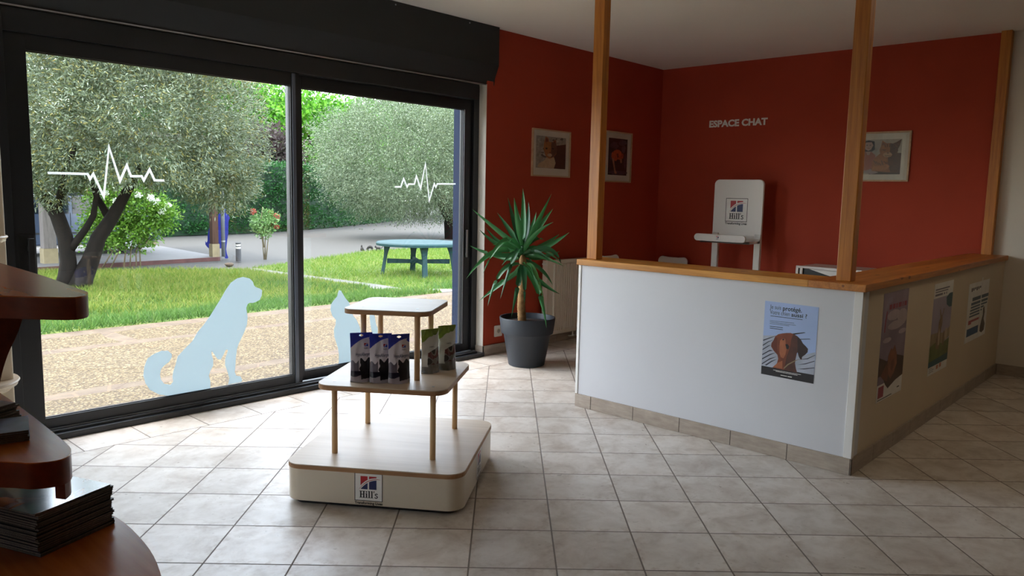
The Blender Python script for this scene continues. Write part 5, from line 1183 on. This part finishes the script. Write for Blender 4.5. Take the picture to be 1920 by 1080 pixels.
# garden table
gt = empty('garden_table', (10.35, 12.25, GZ), 'round green plastic garden table with four braced legs on the lawn', 'table')
GP = plain('green_plastic', '1f3c3f', .6, 0, .04, 5, 0, 100, .2); GPD = GP
tv = Vector((.645, .764, 0)); tr = Vector((.764, -.645, 0)); tc = Vector((10.35, 12.25, GZ))
RT = .875
MB().lathe([(.001, .655), (RT - .03, .655), (RT - .015, .612), (RT, .615), (RT + .004, .66), (RT - .02, .682), (RT - .06, .684), (.001, .684)], tc, 64, cap=False).build('tabletop', GP, gt, smooth=True, auto=35)
LG = [(-.68, .0), (.12, -.62), (-.12, .62), (.68, .0)]
for a, d in LG:
    p = tc + tr * a + tv * d; dirv = (tr * a + tv * d).normalized(); sdv = Vector((-dirv.y, dirv.x, 0)); mb = MB(); N = 10; vs = []
    for i in range(N + 1):
        z = .655 * i / N; t = i / N
        o = .07 * (1 - t) ** 2 - .05 * t ** 3; w = .05 + .05 * max(0, (t - .55) / .45) ** 1.5 + .012 * (1 - t); th_ = .035 + .05 * max(0, (t - .6) / .4) ** 1.5
        c = p + dirv * o + Vector((0, 0, z)); vs += [c - sdv * w - dirv * th_, c + sdv * w - dirv * th_, c + sdv * w * .8 + dirv * th_, c - sdv * w * .8 + dirv * th_]
    fs = [(0, 1, 2, 3), (4 * N + 3, 4 * N + 2, 4 * N + 1, 4 * N)]
    for i in range(N):
        for k in range(4): fs.append((i * 4 + k, i * 4 + (k + 1) % 4, i * 4 + 4 + (k + 1) % 4, i * 4 + 4 + k))
    mb.add(vs, fs); mb.build('leg', GP, gt, bevel=.008)
    q = tc + Vector((0, 0, .275)); e_ = p + dirv * -.03; e2_ = Vector((e_.x, e_.y, GZ + .275)); m2 = MB()
    sd_ = sdv * .022; zz = Vector((0, 0, .038))
    m2.add([q - sd_ - zz, q + sd_ - zz, e2_ + sd_ - zz * 1.2, e2_ - sd_ - zz * 1.2, q - sd_ + zz, q + sd_ + zz, e2_ + sd_ + zz * 1.4, e2_ - sd_ + zz * 1.4], [(3, 2, 1, 0), (4, 5, 6, 7), (0, 1, 5, 4), (1, 2, 6, 5), (2, 3, 7, 6), (3, 0, 4, 7)])
    m2.build('brace', GP, gt, bevel=.006)
# three small cat figures
def catfig(az, D, kind, label, k_=.85):
    c = vdir(az) * D; y_ = c.y; o = Vector((c.x, c.y, GZ)); vv = c.normalized(); rv = Vector((vv.y, -vv.x, 0)); mb = MB()
    def P(a, b, d=0): return o + rv * a * k_ + vv * d * k_ + Vector((0, 0, b * k_))
    def T_(pts, r): mb.tube([P(*p) for p in pts], r, 10)
    if kind == 0:
        T_([(0, .01, 0), (.005, .05, 0), (-.005, .10, 0), (-.015, .14, 0)], [.045, .055, .042, .022]); T_([(-.04, .16, 0), (-.015, .165, 0), (.012, .16, 0)], [.014, .034, .02])
        for s in (-1, 1): T_([(-.015, .185, s * .016), (-.015, .215, s * .02)], [.012, .001])
        T_([(.04, .02, 0), (.08, .02, .01), (.09, .05, .02)], [.012, .01, .006])
    elif kind == 1:
        T_([(-.09, .08, 0), (-.05, .13, 0), (.0, .15, 0), (.05, .125, 0), (.085, .07, 0)], [.025, .042, .045, .04, .02]); T_([(-.125, .06, 0), (-.10, .07, 0), (-.085, .075, 0)], [.014, .03, .02])
        for s in (-1, 1):
            T_([(-.06, .11, s * .02), (-.065, .002, s * .022)], [.016, .01]); T_([(.06, .10, s * .02), (.07, .002, s * .022)], [.018, .01]); T_([(-.105, .095, s * .014), (-.105, .12, s * .017)], [.01, .001])
    else:
        T_([(-.07, .10, 0), (-.03, .11, 0), (.03, .105, 0), (.08, .105, 0)], [.025, .038, .036, .026]); T_([(-.115, .15, 0), (-.09, .155, 0), (-.065, .125, 0)], [.016, .032, .022])
        for s in (-1, 1):
            T_([(-.055, .09, s * .02), (-.06, .002, s * .022)], [.015, .009]); T_([(.065, .09, s * .02), (.075, .002, s * .022)], [.017, .009]); T_([(-.09, .18, s * .014), (-.09, .205, s * .017)], [.01, .001])
        T_([(.09, .11, 0), (.13, .12, 0), (.16, .15, 0), (.17, .18, 0)], [.012, .01, .009, .006])
    tag(mb.build('cat_figure', plain('cat_figure_brown', '1c1917', .8, 0, .2, 30), None, smooth=True), label, 'garden figure', 'cat figures at the lawn edge')
catfig(53.94, 22.4, 0, 'dark cat figure sitting upright, leftmost of three at the lawn edge')
catfig(53.36, 22.4, 1, 'dark cat figure with an arched back, middle of three at the lawn edge')
catfig(52.78, 22.4, 2, 'dark cat figure walking with its tail raised, nearest the garden table')

# ------------------------------------------------------------------ light
w = bpy.data.worlds.new('sky'); SC.world = w; w.use_nodes = True; nt = w.node_tree; nt.nodes.clear()
sk = nt.nodes.new('ShaderNodeTexSky'); sk.sky_type = 'NISHITA'; sk.sun_disc = False; sk.sun_elevation = math.radians(62); sk.sun_rotation = math.radians(-43); sk.altitude = 200; sk.dust_density = 2.5; sk.air_density = 1.0; sk.ozone_density = 1.0
bg = nt.nodes.new('ShaderNodeBackground'); bg.inputs[1].default_value = SKY
mxs = nt.nodes.new('ShaderNodeMix'); mxs.data_type = 'RGBA'; mxs.inputs[0].default_value = .45; mxs.inputs[7].default_value = (7.4, 7.5, 7.6, 1)
ow = nt.nodes.new('ShaderNodeOutputWorld'); nt.links.new(sk.outputs[0], mxs.inputs[6]); nt.links.new(mxs.outputs[2], bg.inputs[0]); nt.links.new(bg.outputs[0], ow.inputs[0])
sl = bpy.data.lights.new('sun', 'SUN'); sl.energy = SUN; sl.angle = math.radians(.6); sl.color = (1, .95, .86)
so_ = bpy.data.objects.new('sun', sl); COL.objects.link(so_)
sv = Vector((-.45, .10, .88)); so_.rotation_euler = sv.to_track_quat('Z', 'Y').to_euler()
FILL_LAMPS = [(5.0, .5, FILL)]  # out-of-view warm lamp, added to brighten the counter side
for k, (x, y, e) in enumerate(FILL_LAMPS):
    if e <= 0: continue
    la = empty('added_fill_lamp', (x, y, CZ - .03), 'unseen fill lamp added over the far right of the room', 'fill lamp', 'added fill lamps')
    MB().box(x - .31, y - .31, CZ - .03, x + .31, y + .31, CZ - .001).build('housing', M['trimw'], la)
    al = bpy.data.lights.new('fill_light', 'AREA'); al.shape = 'SQUARE'; al.size = .56; al.energy = e; al.color = (1, .80, .58)
    lo_ = bpy.data.objects.new('fill_light', al); COL.objects.link(lo_); lo_.location = (x, y, CZ - .035)

SC.view_settings.view_transform = 'Standard'; SC.view_settings.look = 'None'; SC.view_settings.gamma = 1.0
SC.view_settings.use_curve_mapping = False; SC.view_settings.exposure = EXPO
SC.cycles.use_denoising = True
SC.cycles.max_bounces = 10; SC.cycles.diffuse_bounces = 6; SC.cycles.transparent_max_bounces = 16; SC.cycles.glossy_bounces = 4
SC.cycles.sample_clamp_indirect = 6.0; SC.cycles.caustics_reflective = False; SC.cycles.caustics_refractive = False
